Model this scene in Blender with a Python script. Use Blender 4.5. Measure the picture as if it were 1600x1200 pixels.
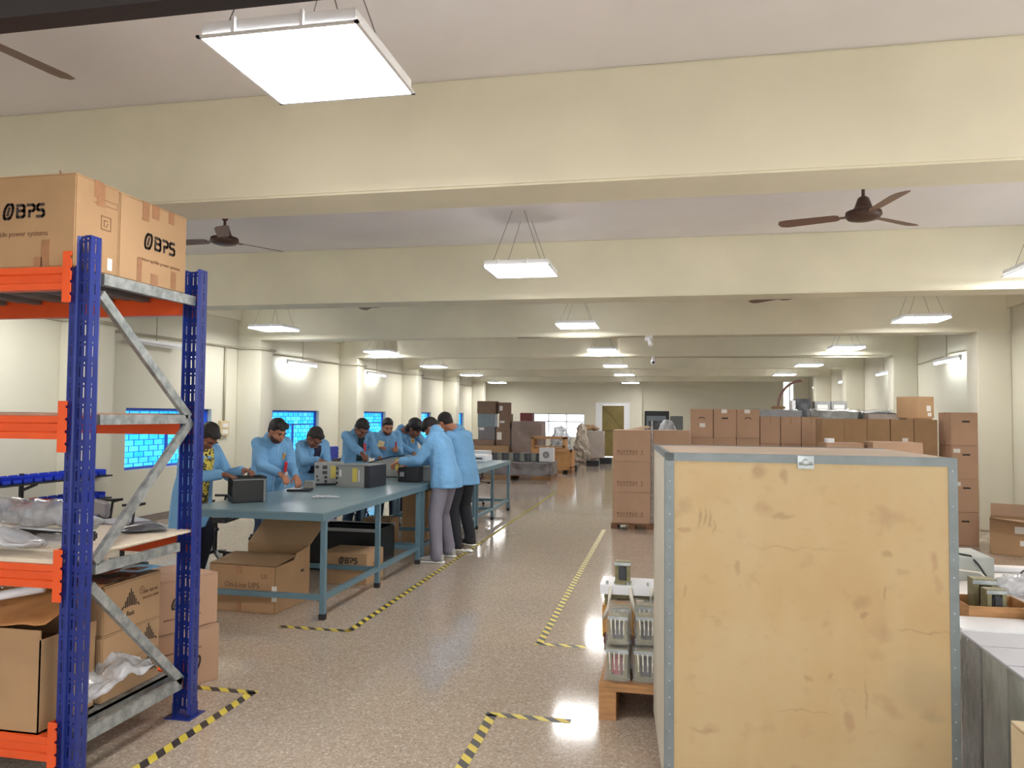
import bpy, bmesh, math, random
from mathutils import Vector, Matrix, Euler, noise
random.seed(7)
C = bpy.context.scene.collection
for o in list(bpy.data.objects): bpy.data.objects.remove(o)
PI = math.pi
V = Vector

# ---------------------------------------------------------------- camera
cd = bpy.data.cameras.new('camera'); cam = bpy.data.objects.new('camera', cd); C.objects.link(cam)
bpy.context.scene.camera = cam
F, EYE = 1205.0, 1.6
D = V((245, -50, -F)).normalized()
X = V((6000, -6, 0.0)); X.z = -(X.x*D.x + X.y*D.y)/D.z; X.normalize()
Z = X.cross(D)
rot = Matrix((X, D, Z))                       # world = rot @ camera space
cam.matrix_world = Matrix.Translation((0, 0, EYE)) @ rot.to_4x4()
cd.sensor_fit = 'HORIZONTAL'; cd.sensor_width = 36; cd.lens = 36*F/1600
cd.clip_start = 0.05; cd.clip_end = 200

# ---------------------------------------------------------------- world, exposure
sc = bpy.context.scene
sc.view_settings.view_transform = 'Standard'; sc.view_settings.look = 'None'
sc.view_settings.gamma = 1; sc.view_settings.use_curve_mapping = False
sc.view_settings.exposure = 0.08
w = bpy.data.worlds.new('daylight'); sc.world = w; w.use_nodes = True
bg = w.node_tree.nodes['Background']; bg.inputs[0].default_value = (0.92, 0.96, 1.0, 1); bg.inputs[1].default_value = 2.9
sc.cycles.diffuse_bounces = 8; sc.cycles.max_bounces = 14; sc.cycles.transparent_max_bounces = 16
PANEL_W = 38.0      # emission of the hanging LED panels
TUBE_W = 38.0
sun = bpy.data.lights.new('sun', 'SUN'); sun.energy = 22; sun.angle = .02; sun.color = (1, .96, .9)
so = bpy.data.objects.new('sun', sun); C.objects.link(so); so.rotation_euler = (math.radians(-32), 0, 0)   # high sun, lights the yard outside

# ---------------------------------------------------------------- materials
def lin(c):
    return tuple((x/255/12.92 if x/255 <= .04045 else ((x/255+.055)/1.055)**2.4) for x in c)
MATS = {}
def mat(name, rgb, rough=.6, metal=0.0, var=.0, scale=8.0, bump=.0, bscale=40.0, rgb2=None, emit=None, es=0, alpha=1.0, spec=.5, stretch=None, detail=4):
    if name in MATS: return MATS[name]
    m = bpy.data.materials.new(name); m.use_nodes = True; nt = m.node_tree; b = nt.nodes['Principled BSDF']
    c = lin(rgb)
    b.inputs['Base Color'].default_value = (*c, 1); b.inputs['Roughness'].default_value = rough
    b.inputs['Metallic'].default_value = metal; b.inputs['Specular IOR Level'].default_value = spec
    if alpha < 1: b.inputs['Alpha'].default_value = alpha
    if emit: b.inputs['Emission Color'].default_value = (*emit, 1); b.inputs['Emission Strength'].default_value = es
    tc = None
    def coords():
        nonlocal tc
        if tc is None:
            t = nt.nodes.new('ShaderNodeTexCoord'); mp = nt.nodes.new('ShaderNodeMapping')
            nt.links.new(t.outputs['Object'], mp.inputs[0])
            if stretch: mp.inputs['Scale'].default_value = stretch
            tc = mp.outputs[0]
        return tc
    if var or rgb2:
        n = nt.nodes.new('ShaderNodeTexNoise'); n.inputs['Scale'].default_value = scale; n.inputs['Detail'].default_value = detail
        nt.links.new(coords(), n.inputs['Vector'])
        r = nt.nodes.new('ShaderNodeValToRGB'); r.color_ramp.elements[0].position = .35; r.color_ramp.elements[1].position = .65
        c2 = lin(rgb2) if rgb2 else tuple(x*(1-var) for x in c)
        r.color_ramp.elements[0].color = (*c2, 1); r.color_ramp.elements[1].color = (*tuple(min(1, x*(1+var*.5)) for x in c), 1)
        nt.links.new(n.outputs[0], r.inputs[0]); nt.links.new(r.outputs[0], b.inputs['Base Color'])
    if bump:
        n2 = nt.nodes.new('ShaderNodeTexNoise'); n2.inputs['Scale'].default_value = bscale; n2.inputs['Detail'].default_value = 3
        nt.links.new(coords(), n2.inputs['Vector'])
        bp = nt.nodes.new('ShaderNodeBump'); bp.inputs['Strength'].default_value = bump; bp.inputs['Distance'].default_value = .01
        nt.links.new(n2.outputs[0], bp.inputs['Height']); nt.links.new(bp.outputs[0], b.inputs['Normal'])
    MATS[name] = m
    return m

M_wall = mat('cream_wall', (214, 211, 194), .55, var=.05, scale=.6, bump=.05, bscale=30)
M_beam = mat('cream_beam', (226, 223, 203), .6, var=.07, scale=1.3, bump=.15, bscale=9)
M_ceil = mat('ceiling_white', (232, 231, 236), .8, var=.05, scale=.9, bump=.1, bscale=14)
M_white = mat('white_paint', (232, 234, 238), .35)
M_card = mat('cardboard', (172, 139, 104), .75, var=.07, scale=3, bump=.06, bscale=60)
M_card2 = mat('cardboard_tan', (164, 131, 96), .78, var=.09, scale=4, bump=.06, bscale=60)
M_card3 = mat('cardboard_pink', (178, 145, 119), .75, var=.06, scale=3, bump=.05, bscale=60)
M_cardin = mat('cardboard_inner', (168, 138, 104), .85, var=.05)
M_tapeb = mat('brown_tape', (152, 110, 80), .3, var=.12, scale=20)
M_ink = mat('black_ink', (52, 42, 38), .7)
M_inkf = mat('faded_ink', (120, 88, 66), .8)
M_label = mat('paper_label', (225, 222, 218), .6)
M_blue = mat('rack_blue', (26, 44, 120), .3, var=.12, scale=9)
M_orange = mat('rack_orange', (222, 84, 34), .38, var=.06, scale=6)
M_galv = mat('galvanised_steel', (176, 182, 184), .42, .65, var=.18, scale=22, rgb2=(140, 148, 150))
M_deck = mat('deck_steel', (120, 122, 124), .5, .5, var=.15, scale=10)
M_ply = mat('pale_plywood', (214, 202, 182), .6, var=.08, scale=5, stretch=(1, 12, 1))
M_tblu = mat('bench_bluegrey', (92, 122, 136), .38, var=.08, scale=5)
M_ttop = mat('bench_top_bluegrey', (112, 138, 148), .3, var=.1, scale=3)
M_foot = mat('rubber_black', (30, 28, 30), .7)
M_black = mat('black_plastic', (26, 27, 30), .35)
M_dark = mat('dark_grey_metal', (52, 52, 56), .4, .2)
M_grey = mat('grey_metal_case', (150, 152, 148), .45, .2, var=.06)
M_wood = mat('pallet_wood', (178, 132, 86), .75, var=.2, scale=4, stretch=(2, 14, 14))
M_wood2 = mat('dark_pallet_wood', (120, 84, 58), .8, var=.2, scale=4, stretch=(2, 14, 14))
M_fan = mat('fan_brown', (70, 46, 38), .4)
M_fanblade = mat('fan_blade_brown', (118, 92, 80), .5)
M_wire = mat('steel_wire', (120, 120, 118), .5, .4)
M_conduit = mat('conduit_grey', (176, 170, 150), .6)
M_skin = mat('skin_brown', (168, 112, 84), .5, var=.06, scale=12)
M_skin2 = mat('skin_deep_brown', (126, 80, 60), .5, var=.06, scale=12)
M_hair = mat('black_hair', (24, 18, 18), .55, var=.3, scale=60, bump=.6, bscale=160)
M_coat = mat('coat_light_blue', (112, 164, 208), .85, var=.09, scale=5, bump=1.0, bscale=5.5)
for n_ in M_coat.node_tree.nodes:
    if n_.type == 'BUMP': n_.inputs['Distance'].default_value = .045
M_coatp = mat('coat_placket_blue', (134, 180, 216), .85)
M_jean = mat('blue_jeans', (44, 62, 88), .85, var=.15, scale=10, bump=.3, bscale=14)
M_navy = mat('navy_trousers', (30, 34, 50), .85, bump=.3, bscale=14)
M_blk_tr = mat('black_trousers', (34, 36, 42), .85, bump=.3, bscale=14)
M_gry_tr = mat('grey_trousers', (118, 116, 128), .85, var=.06, bump=.35, bscale=14)
M_teal = mat('dark_green_shirt', (18, 52, 58), .8, bump=.2)
M_navysh = mat('navy_shirt', (28, 28, 56), .8, bump=.2)
M_shoe = mat('shoe_grey', (150, 148, 146), .6)
M_sole = mat('shoe_sole_white', (225, 222, 216), .6)
M_shoeb = mat('shoe_black', (38, 32, 34), .5)
M_badge = mat('badge_orange', (214, 180, 120), .6)
M_badge2 = mat('badge_mark', (190, 120, 50), .6)
M_red = mat('red_plastic', (196, 34, 48), .35)
M_binb = mat('bin_blue', (34, 60, 190), .35)
M_binr = mat('bin_red', (196, 56, 60), .35)
M_olive = mat('olive_core_steel', (128, 122, 88), .5, .2, var=.15, scale=20)
M_coil = mat('coil_amber', (190, 140, 62), .4, var=.15, scale=30)
M_sleeve = mat('white_sleeving', (232, 228, 214), .5)
M_yellowlab = mat('yellow_label', (206, 186, 90), .5)
M_greydk = mat('wrapped_dark_grey', (84, 86, 92), .3, var=.35, scale=7, bump=.8, bscale=14, rgb2=(52, 54, 58))  # strong mottling also paints in highlights of the crumpled film
M_greyw = mat('wrapped_grey', (136, 138, 130), .3, var=.2, scale=6, bump=.7, bscale=12, rgb2=(104, 106, 98))
M_greyboxes = mat('grey_cartons', (150, 150, 150), .6, var=.12, scale=6)
M_eye = mat('eye_dark', (20, 14, 12), .2)
M_lips = mat('lips', (128, 70, 62), .5)
M_doorol = mat('olive_door', (126, 112, 62), .5, var=.12, scale=3)
M_purple = mat('window_frame_blue', (60, 90, 200), .5)

def yellow_pattern():
    m = bpy.data.materials.new('yellow_black_pattern'); m.use_nodes = True; nt = m.node_tree; b = nt.nodes['Principled BSDF']
    t = nt.nodes.new('ShaderNodeTexCoord'); n = nt.nodes.new('ShaderNodeTexWave'); n.inputs['Scale'].default_value = 9; n.inputs['Distortion'].default_value = 9
    n.inputs['Detail'].default_value = 2; n.inputs['Detail Scale'].default_value = 2.5
    r = nt.nodes.new('ShaderNodeValToRGB'); r.color_ramp.interpolation = 'CONSTANT'
    r.color_ramp.elements[0].color = (*lin((52, 52, 34)), 1); r.color_ramp.elements[1].position = .3; r.color_ramp.elements[1].color = (*lin((208, 190, 84)), 1)
    nt.links.new(t.outputs['Object'], n.inputs[0]); nt.links.new(n.outputs[0], r.inputs[0]); nt.links.new(r.outputs[0], b.inputs[0]); b.inputs['Roughness'].default_value = .8
    return m
M_yel = yellow_pattern()

def film(name, rgb=(225, 228, 232), a=.16, bump=.6, bs=5):
    m = bpy.data.materials.new(name); m.use_nodes = True; nt = m.node_tree; b = nt.nodes['Principled BSDF']
    b.inputs['Base Color'].default_value = (*lin(rgb), 1); b.inputs['Roughness'].default_value = .12; b.inputs['Specular IOR Level'].default_value = .8
    t = nt.nodes.new('ShaderNodeTexCoord'); n = nt.nodes.new('ShaderNodeTexNoise'); n.inputs['Scale'].default_value = bs; n.inputs['Detail'].default_value = 6
    n.inputs['Distortion'].default_value = .4
    nt.links.new(t.outputs['Object'], n.inputs['Vector'])
    bp = nt.nodes.new('ShaderNodeBump'); bp.inputs['Strength'].default_value = bump; bp.inputs['Distance'].default_value = .02
    nt.links.new(n.outputs[0], bp.inputs['Height']); nt.links.new(bp.outputs[0], b.inputs['Normal'])
    r = nt.nodes.new('ShaderNodeMapRange'); r.inputs[1].default_value = .35; r.inputs[2].default_value = .7; r.inputs[3].default_value = a*.5; r.inputs[4].default_value = min(1, a*1.6)
    nt.links.new(n.outputs[0], r.inputs[0]); nt.links.new(r.outputs[0], b.inputs['Alpha'])
    return m
M_film = film('clear_stretch_film'); M_film2 = film('cloudy_plastic', (215, 215, 212), .22, .9, 9)
M_filmd = film('crinkled_film_dense', (196, 200, 206), .6, .9, 7)

def floor_mat():
    m = bpy.data.materials.new('terrazzo_floor'); m.use_nodes = True; nt = m.node_tree; b = nt.nodes['Principled BSDF']
    t = nt.nodes.new('ShaderNodeTexCoord')
    v = nt.nodes.new('ShaderNodeTexVoronoi'); v.inputs['Scale'].default_value = 110; v.inputs['Randomness'].default_value = 1
    nt.links.new(t.outputs['Object'], v.inputs['Vector'])
    sep = nt.nodes.new('ShaderNodeSeparateColor'); nt.links.new(v.outputs['Color'], sep.inputs[0])
    r = nt.nodes.new('ShaderNodeValToRGB'); e = r.color_ramp.elements
    e[0].position = 0; e[0].color = (*lin((152, 136, 121)), 1); e[1].position = 1; e[1].color = (*lin((206, 192, 175)), 1)
    a = e.new(.25); a.color = (*lin((172, 156, 140)), 1); a = e.new(.8); a.color = (*lin((180, 165, 149)), 1)
    nt.links.new(sep.outputs[0], r.inputs[0])
    n = nt.nodes.new('ShaderNodeTexNoise'); n.inputs['Scale'].default_value = .7; n.inputs['Detail'].default_value = 5
    nt.links.new(t.outputs['Object'], n.inputs['Vector'])
    mx = nt.nodes.new('ShaderNodeMix'); mx.data_type = 'RGBA'; mx.blend_type = 'MULTIPLY'; mx.inputs[0].default_value = .45
    r2 = nt.nodes.new('ShaderNodeValToRGB'); r2.color_ramp.elements[0].position = .3; r2.color_ramp.elements[1].position = .7
    r2.color_ramp.elements[0].color = (.72, .72, .74, 1); r2.color_ramp.elements[1].color = (1, 1, 1, 1)
    nt.links.new(n.outputs[0], r2.inputs[0]); nt.links.new(r.outputs[0], mx.inputs[6]); nt.links.new(r2.outputs[0], mx.inputs[7])
    nt.links.new(mx.outputs[2], b.inputs['Base Color'])
    mr = nt.nodes.new('ShaderNodeMapRange'); mr.inputs[3].default_value = .04; mr.inputs[4].default_value = .15
    nt.links.new(n.outputs[0], mr.inputs[0]); nt.links.new(mr.outputs[0], b.inputs['Roughness'])
    b.inputs['Specular IOR Level'].default_value = .6
    return m
M_floor = floor_mat()

def crate_mat():
    m = bpy.data.materials.new('plywood_stained'); m.use_nodes = True; nt = m.node_tree; b = nt.nodes['Principled BSDF']; L = nt.links
    t = nt.nodes.new('ShaderNodeTexCoord')
    def nz(scale, st, det=4):
        mp = nt.nodes.new('ShaderNodeMapping'); mp.inputs['Scale'].default_value = st; L.new(t.outputs['Object'], mp.inputs[0])
        n = nt.nodes.new('ShaderNodeTexNoise'); n.inputs['Scale'].default_value = scale; n.inputs['Detail'].default_value = det; L.new(mp.outputs[0], n.inputs[0]); return n.outputs[0]
    r = nt.nodes.new('ShaderNodeValToRGB'); r.color_ramp.elements[0].position = .3; r.color_ramp.elements[1].position = .7
    r.color_ramp.elements[0].color = (*lin((176, 148, 102)), 1); r.color_ramp.elements[1].color = (*lin((184, 163, 124)), 1)
    L.new(nz(2.2, (1, 1, .8)), r.inputs[0])
    def mul(base, fac_out, col, p0, p1, k):
        rr = nt.nodes.new('ShaderNodeMapRange'); rr.inputs[1].default_value = p0; rr.inputs[2].default_value = p1; rr.inputs[3].default_value = 0; rr.inputs[4].default_value = k
        L.new(fac_out, rr.inputs[0]); mx = nt.nodes.new('ShaderNodeMix'); mx.data_type = 'RGBA'
        L.new(rr.outputs[0], mx.inputs[0]); L.new(base, mx.inputs[6]); mx.inputs[7].default_value = (*lin(col), 1); return mx.outputs[2]
    c = mul(r.outputs[0], nz(7, (1, 1, 1)), (150, 118, 86), .6, .75, .55)
    c = mul(c, nz(2.2, (.8, 1, 3)), (178, 150, 108), .45, .8, .4)
    c = mul(c, nz(16, (1, 1, 1.4), 6), (160, 130, 92), .58, .8, .35)
    c = mul(c, nz(2, (5, 1, .8)), (186, 164, 124), .5, .75, .35)
    mpd = nt.nodes.new('ShaderNodeTexNoise'); mpd.inputs['Scale'].default_value = 16; mpd.inputs['Detail'].default_value = 4; L.new(t.outputs['Object'], mpd.inputs[0])
    dis = nt.nodes.new('ShaderNodeVectorMath'); dis.operation = 'MULTIPLY_ADD'; L.new(mpd.outputs['Color'], dis.inputs[0]); dis.inputs[1].default_value = (.05, 0, .07); L.new(t.outputs['Object'], dis.inputs[2])
    for u, v, ru, rv, k, col in STAINS:      # old smudges, hand marks and scuffs
        px, pz = (u/2.308-40)/426, 1.45-(v/2.308-28)/426
        q = nt.nodes.new('ShaderNodeVectorMath'); q.operation = 'SUBTRACT'; L.new(dis.outputs[0], q.inputs[0]); q.inputs[1].default_value = (px+.025, 0, pz+.035)
        q2 = nt.nodes.new('ShaderNodeVectorMath'); q2.operation = 'MULTIPLY'; L.new(q.outputs[0], q2.inputs[0]); q2.inputs[1].default_value = (1/ru, 0, 1/rv)
        q3 = nt.nodes.new('ShaderNodeVectorMath'); q3.operation = 'LENGTH'; L.new(q2.outputs[0], q3.inputs[0])
        rr = nt.nodes.new('ShaderNodeMapRange'); rr.inputs[1].default_value = 1.1; rr.inputs[2].default_value = .5; rr.inputs[3].default_value = 0; rr.inputs[4].default_value = k*.7
        L.new(q3.outputs['Value'], rr.inputs[0]); mx = nt.nodes.new('ShaderNodeMix'); mx.data_type = 'RGBA'
        L.new(rr.outputs[0], mx.inputs[0]); L.new(c, mx.inputs[6]); mx.inputs[7].default_value = (*lin(col), 1); c = mx.outputs[2]
    L.new(c, b.inputs[0]); b.inputs['Roughness'].default_value = .55
    return m
BRN, RED, GRY = (142, 112, 78), (150, 108, 84), (150, 138, 112)
STAINS = [(435, 125, .03, .035, .7, BRN), (525, 138, .018, .035, .6, BRN), (150, 365, .03, .012, .6, BRN), (214, 320, .006, .05, .7, BRN), (232, 312, .006, .05, .7, BRN), (250, 318, .006, .045, .7, BRN), (265, 345, .006, .035, .6, BRN),
          (350, 500, .012, .03, .6, BRN), (890, 425, .02, .015, .6, BRN), (940, 492, .03, .02, .35, BRN), (800, 610, .04, .03, .55, BRN), (808, 655, .018, .012, .8, BRN), (755, 1050, .022, .05, .6, RED), (812, 960, .008, .08, .5, BRN),
          (880, 565, .008, .03, .6, BRN), (1048, 450, .015, .05, .45, RED), (520, 292, .05, .012, .6, BRN), (1040, 1010, .05, .025, .5, GRY), (230, 1135, .05, .012, .5, BRN), (610, 900, .02, .012, .5, BRN), (690, 890, .008, .012, .6, BRN), (155, 600, .008, .03, .5, BRN), (1060, 530, .02, .03, .35, RED), (1000, 900, .12, .1, .35, GRY), (560, 420, .2, .006, .3, BRN), (1020, 700, .13, .004, .6, BRN), (600, 1025, .12, .004, .5, BRN)]
M_crate = crate_mat()
M_cratew = mat('crate_side_white', (196, 190, 174), .6, var=.08, scale=3)
M_cratet = mat('crate_top_pinkish', (190, 172, 156), .6, var=.08, scale=3)
M_alu = mat('edge_aluminium', (122, 130, 132), .5, .4, var=.1, scale=15)

def hazard_mat():
    m = bpy.data.materials.new('hazard_tape'); m.use_nodes = True; nt = m.node_tree; b = nt.nodes['Principled BSDF']; L = nt.links
    t = nt.nodes.new('ShaderNodeTexCoord'); s = nt.nodes.new('ShaderNodeSeparateXYZ'); L.new(t.outputs['Object'], s.inputs[0])
    a = nt.nodes.new('ShaderNodeMath'); a.operation = 'ADD'; L.new(s.outputs[0], a.inputs[0]); L.new(s.outputs[1], a.inputs[1])
    d = nt.nodes.new('ShaderNodeMath'); d.operation = 'MULTIPLY'; L.new(a.outputs[0], d.inputs[0]); d.inputs[1].default_value = 1/.115
    f = nt.nodes.new('ShaderNodeMath'); f.operation = 'FRACT'; L.new(d.outputs[0], f.inputs[0])
    g = nt.nodes.new('ShaderNodeMath'); g.operation = 'GREATER_THAN'; L.new(f.outputs[0], g.inputs[0]); g.inputs[1].default_value = .5
    mx = nt.nodes.new('ShaderNodeMix'); mx.data_type = 'RGBA'; L.new(g.outputs[0], mx.inputs[0])
    mx.inputs[6].default_value = (*lin((60, 54, 52)), 1); mx.inputs[7].default_value = (*lin((210, 190, 70)), 1)
    L.new(mx.outputs[2], b.inputs[0]); b.inputs['Roughness'].default_value = .4
    return m
M_haz = hazard_mat()

def window_mat(name, cA, cB, es, cols, rows):
    # textured, back-lit blue glass: bright cells between darker joints (daylight behind)
    m = bpy.data.materials.new(name); m.use_nodes = True; nt = m.node_tree; b = nt.nodes['Principled BSDF']; L = nt.links
    t = nt.nodes.new('ShaderNodeTexCoord'); mp = nt.nodes.new('ShaderNodeMapping'); L.new(t.outputs['Generated'], mp.inputs[0])
    n = nt.nodes.new('ShaderNodeTexNoise'); n.inputs['Scale'].default_value = 4; n.inputs['Detail'].default_value = 3; L.new(t.outputs['Generated'], n.inputs[0])
    sx = nt.nodes.new('ShaderNodeSeparateXYZ'); L.new(mp.outputs[0], sx.inputs[0])
    cb = nt.nodes.new('ShaderNodeCombineXYZ'); L.new(sx.outputs[1], cb.inputs[0]); L.new(sx.outputs[2], cb.inputs[1])
    br = nt.nodes.new('ShaderNodeTexBrick'); L.new(cb.outputs[0], br.inputs['Vector'])
    br.inputs['Scale'].default_value = 1; br.inputs['Brick Width'].default_value = 1/cols; br.inputs['Row Height'].default_value = 1/rows
    br.inputs['Mortar Size'].default_value = .006; br.inputs['Mortar Smooth'].default_value = .3
    br.inputs['Color1'].default_value = (*lin(cA), 1); br.inputs['Color2'].default_value = (*lin(cB), 1); br.inputs['Mortar'].default_value = (*lin((24, 96, 190)), 1)
    mx = nt.nodes.new('ShaderNodeMix'); mx.data_type = 'RGBA'; mx.blend_type = 'MULTIPLY'; mx.inputs[0].default_value = .6
    L.new(br.outputs[0], mx.inputs[6]); rr = nt.nodes.new('ShaderNodeValToRGB'); rr.color_ramp.elements[0].position = .35; rr.color_ramp.elements[1].position = .6
    rr.color_ramp.elements[0].color = (.45, .55, .7, 1); L.new(n.outputs[0], rr.inputs[0]); L.new(rr.outputs[0], mx.inputs[7])
    L.new(mx.outputs[2], b.inputs[0]); L.new(mx.outputs[2], b.inputs['Emission Color']); b.inputs['Emission Strength'].default_value = es
    b.inputs['Roughness'].default_value = .2
    return m
M_winb = window_mat('blue_lit_glass', (90, 225, 255), (30, 190, 255), 1.1, 9.5, 10.5)
M_panel = mat('led_diffuser', (250, 250, 250), .4, emit=(1.0, .985, .97), es=PANEL_W)
M_tube = mat('tube_lamp', (250, 250, 250), .4, emit=(.93, .98, 1.0), es=TUBE_W)
M_winw = mat('white_lit_glass', (240, 245, 250), .2, emit=(.92, .97, 1.0), es=1.6)

# ---------------------------------------------------------------- mesh helpers
def T(*a): return Matrix.Translation(V(a))
def RZ(d): return Matrix.Rotation(math.radians(d), 4, 'Z')
def RX(d): return Matrix.Rotation(math.radians(d), 4, 'X')
def RY(d): return Matrix.Rotation(math.radians(d), 4, 'Y')
class MB:
    def __init__(s): s.bm = bmesh.new()
    def box(s, x0, x1, y0, y1, z0, z1, m=None, bev=0):
        vs = [s.bm.verts.new((x, y, z)) for z in (z0, z1) for y in (y0, y1) for x in (x0, x1)]
        fs = [s.bm.faces.new([vs[i] for i in f]) for f in ((0, 2, 3, 1), (4, 5, 7, 6), (0, 1, 5, 4), (2, 6, 7, 3), (0, 4, 6, 2), (1, 3, 7, 5))]
        if bev:
            es = list({e for f in fs for e in f.edges})
            r = bmesh.ops.bevel(s.bm, geom=es, offset=bev, segments=2, affect='EDGES')
            vs = list({v for v in r['verts']} | {v for v in vs if v.is_valid})
        if m is not None:
            for v in vs:
                if v.is_valid: v.co = m @ v.co
        return s
    def hexa(s, pts):      # 8 points: bottom 4 (ccw), top 4
        vs = [s.bm.verts.new(p) for p in pts]
        for f in ((3, 2, 1, 0), (4, 5, 6, 7), (0, 1, 5, 4), (1, 2, 6, 5), (2, 3, 7, 6), (3, 0, 4, 7)): s.bm.faces.new([vs[i] for i in f])
        return s
    def tube(s, p0, p1, r0, r1=None, n=10, caps=True):
        r1 = r0 if r1 is None else r1; p0, p1 = V(p0), V(p1); d = p1-p0
        if d.length < 1e-6: return s
        q = d.to_track_quat('Z', 'Y'); a, b = [], []
        for i in range(n):
            u = V((math.cos(2*PI*i/n), math.sin(2*PI*i/n), 0))
            a.append(s.bm.verts.new(p0+q@(u*r0))); b.append(s.bm.verts.new(p1+q@(u*r1)))
        for i in range(n): s.bm.faces.new((a[i], a[(i+1) % n], b[(i+1) % n], b[i]))
        if caps: s.bm.faces.new(a[::-1]); s.bm.faces.new(b)
        return s
    def path(s, pts, r, n=8):
        pts = [V(p) for p in pts]; rings = []
        for i, p in enumerate(pts):
            d = (pts[min(i+1, len(pts)-1)]-pts[max(i-1, 0)]).normalized(); q = d.to_track_quat('Z', 'Y')
            rr = r[i] if isinstance(r, (list, tuple)) else r
            rings.append([s.bm.verts.new(p+q@V((math.cos(2*PI*k/n)*rr, math.sin(2*PI*k/n)*rr, 0))) for k in range(n)])
        for a, b in zip(rings, rings[1:]):
            for i in range(n): s.bm.faces.new((a[i], a[(i+1) % n], b[(i+1) % n], b[i]))
        s.bm.faces.new(rings[0][::-1]); s.bm.faces.new(rings[-1]); return s
    def bar(s, p0, p1, w, h, up=(0, 0, 1)):
        p0, p1 = V(p0), V(p1); d = (p1-p0).normalized(); side = d.cross(V(up)).normalized(); u = side.cross(d)
        pts = []
        for p in (p0, p1):
            pts += [p-side*w/2-u*h/2, p+side*w/2-u*h/2, p+side*w/2+u*h/2, p-side*w/2+u*h/2]
        vs = [s.bm.verts.new(p) for p in pts]
        for f in ((0, 1, 2, 3), (7, 6, 5, 4), (0, 4, 5, 1), (1, 5, 6, 2), (2, 6, 7, 3), (3, 7, 4, 0)): s.bm.faces.new([vs[i] for i in f])
        return s
    def ell(s, c, r, m=None, n=16):
        mm = Matrix.Translation(V(c)) @ (m.to_4x4() if m is not None else Matrix()) @ Matrix.Diagonal((*r, 1)) if hasattr(r, '__len__') else T(*c) @ Matrix.Scale(r, 4)
        bmesh.ops.create_uvsphere(s.bm, u_segments=n, v_segments=max(6, n*2//3), radius=1, matrix=mm); return s
    def lathe(s, prof, n=24, m=None):
        rings = []
        for r, z in prof:
            rings.append([s.bm.verts.new((m or Matrix()) @ V((r*math.cos(2*PI*k/n), r*math.sin(2*PI*k/n), z))) for k in range(n)])
        for a, b in zip(rings, rings[1:]):
            for i in range(n): s.bm.faces.new((a[i], a[(i+1) % n], b[(i+1) % n], b[i]))
        s.bm.faces.new(rings[0][::-1]); s.bm.faces.new(rings[-1]); return s
    def poly(s, pts, t=None):
        vs = [s.bm.verts.new(p) for p in pts]; f = s.bm.faces.new(vs)
        if t:
            r = bmesh.ops.extrude_face_region(s.bm, geom=[f]); nv = [v for v in r['geom'] if isinstance(v, bmesh.types.BMVert)]
            for v in nv: v.co += V(t)
        return s
    def build(s, name, m, parent=None, smooth=False, recalc=True):
        if recalc: bmesh.ops.recalc_face_normals(s.bm, faces=s.bm.faces)
        me = bpy.data.meshes.new(name); s.bm.to_mesh(me); s.bm.free(); me.materials.append(m)
        if smooth: me.polygons.foreach_set('use_smooth', [True]*len(me.polygons))
        o = bpy.data.objects.new(name, me); C.objects.link(o)
        if parent is not None: o.parent = parent
        return o
def tag(o, label, cat, group=None, kind=None):
    o['label'] = label; o['category'] = cat
    if group: o['group'] = group
    if kind: o['kind'] = kind
    return o
def thing(name, label, cat, loc=(0, 0, 0), rz=0, group=None):
    o = bpy.data.objects.new(name, None); C.objects.link(o); o.location = loc; o.rotation_euler = (0, 0, math.radians(rz)); o.empty_display_size = .1
    return tag(o, label, cat, group)
def struct(name, mb, m, **k):
    o = mb.build(name, m, **k); o['kind'] = 'structure'; return o
def dup(root, loc=None, rz=None, label=None, group=None):
    r = root.copy(); C.objects.link(r)
    if loc is not None: r.location = loc
    if rz is not None: r.rotation_euler = (0, 0, math.radians(rz))
    if label: r['label'] = label
    if group: r['group'] = group
    for ch in list(root.children):
        c = ch.copy(); C.objects.link(c); c.parent = r
        for g in list(ch.children):
            d = g.copy(); C.objects.link(d); d.parent = c
    return r
def baked(o, mods):
    for kind, props in mods:
        md = o.modifiers.new(kind, kind)
        for k, v in props.items(): setattr(md, k, v)
    bpy.context.view_layer.update()
    dg = bpy.context.evaluated_depsgraph_get()
    me = bpy.data.meshes.new_from_object(o.evaluated_get(dg)); o.modifiers.clear(); o.data = me
    return o
def crumple(mb, amp, sc=6.0, seed=0):
    for v in mb.bm.verts:
        p = v.co*sc+V((seed, seed*1.7, 0)); v.co += V((noise.noise(p), noise.noise(p+V((9, 1, 4))), noise.noise(p+V((3, 7, 8)))))*amp
    return mb
def text(body, size, m, parent, loc, rotm, name='printed_text', ext=.0008, sx=1.0, offset=0.0, align='CENTER'):
    cu = bpy.data.curves.new(name, 'FONT'); cu.body = body; cu.size = size; cu.extrude = ext; cu.align_x = align; cu.align_y = 'CENTER'; cu.offset = offset
    cu.materials.append(m); o = bpy.data.objects.new(name, cu); C.objects.link(o); o.parent = parent
    bpy.context.view_layer.update(); me = bpy.data.meshes.new_from_object(o.evaluated_get(bpy.context.evaluated_depsgraph_get()))
    me.name = name; bpy.data.objects.remove(o); bpy.data.curves.remove(cu); o = bpy.data.objects.new(name, me); C.objects.link(o); o.parent = parent
    if not me.materials: me.materials.append(m)
    o.matrix_local = T(*loc) @ rotm @ Matrix.Diagonal((sx, 1, 1, 1)); return o
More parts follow.
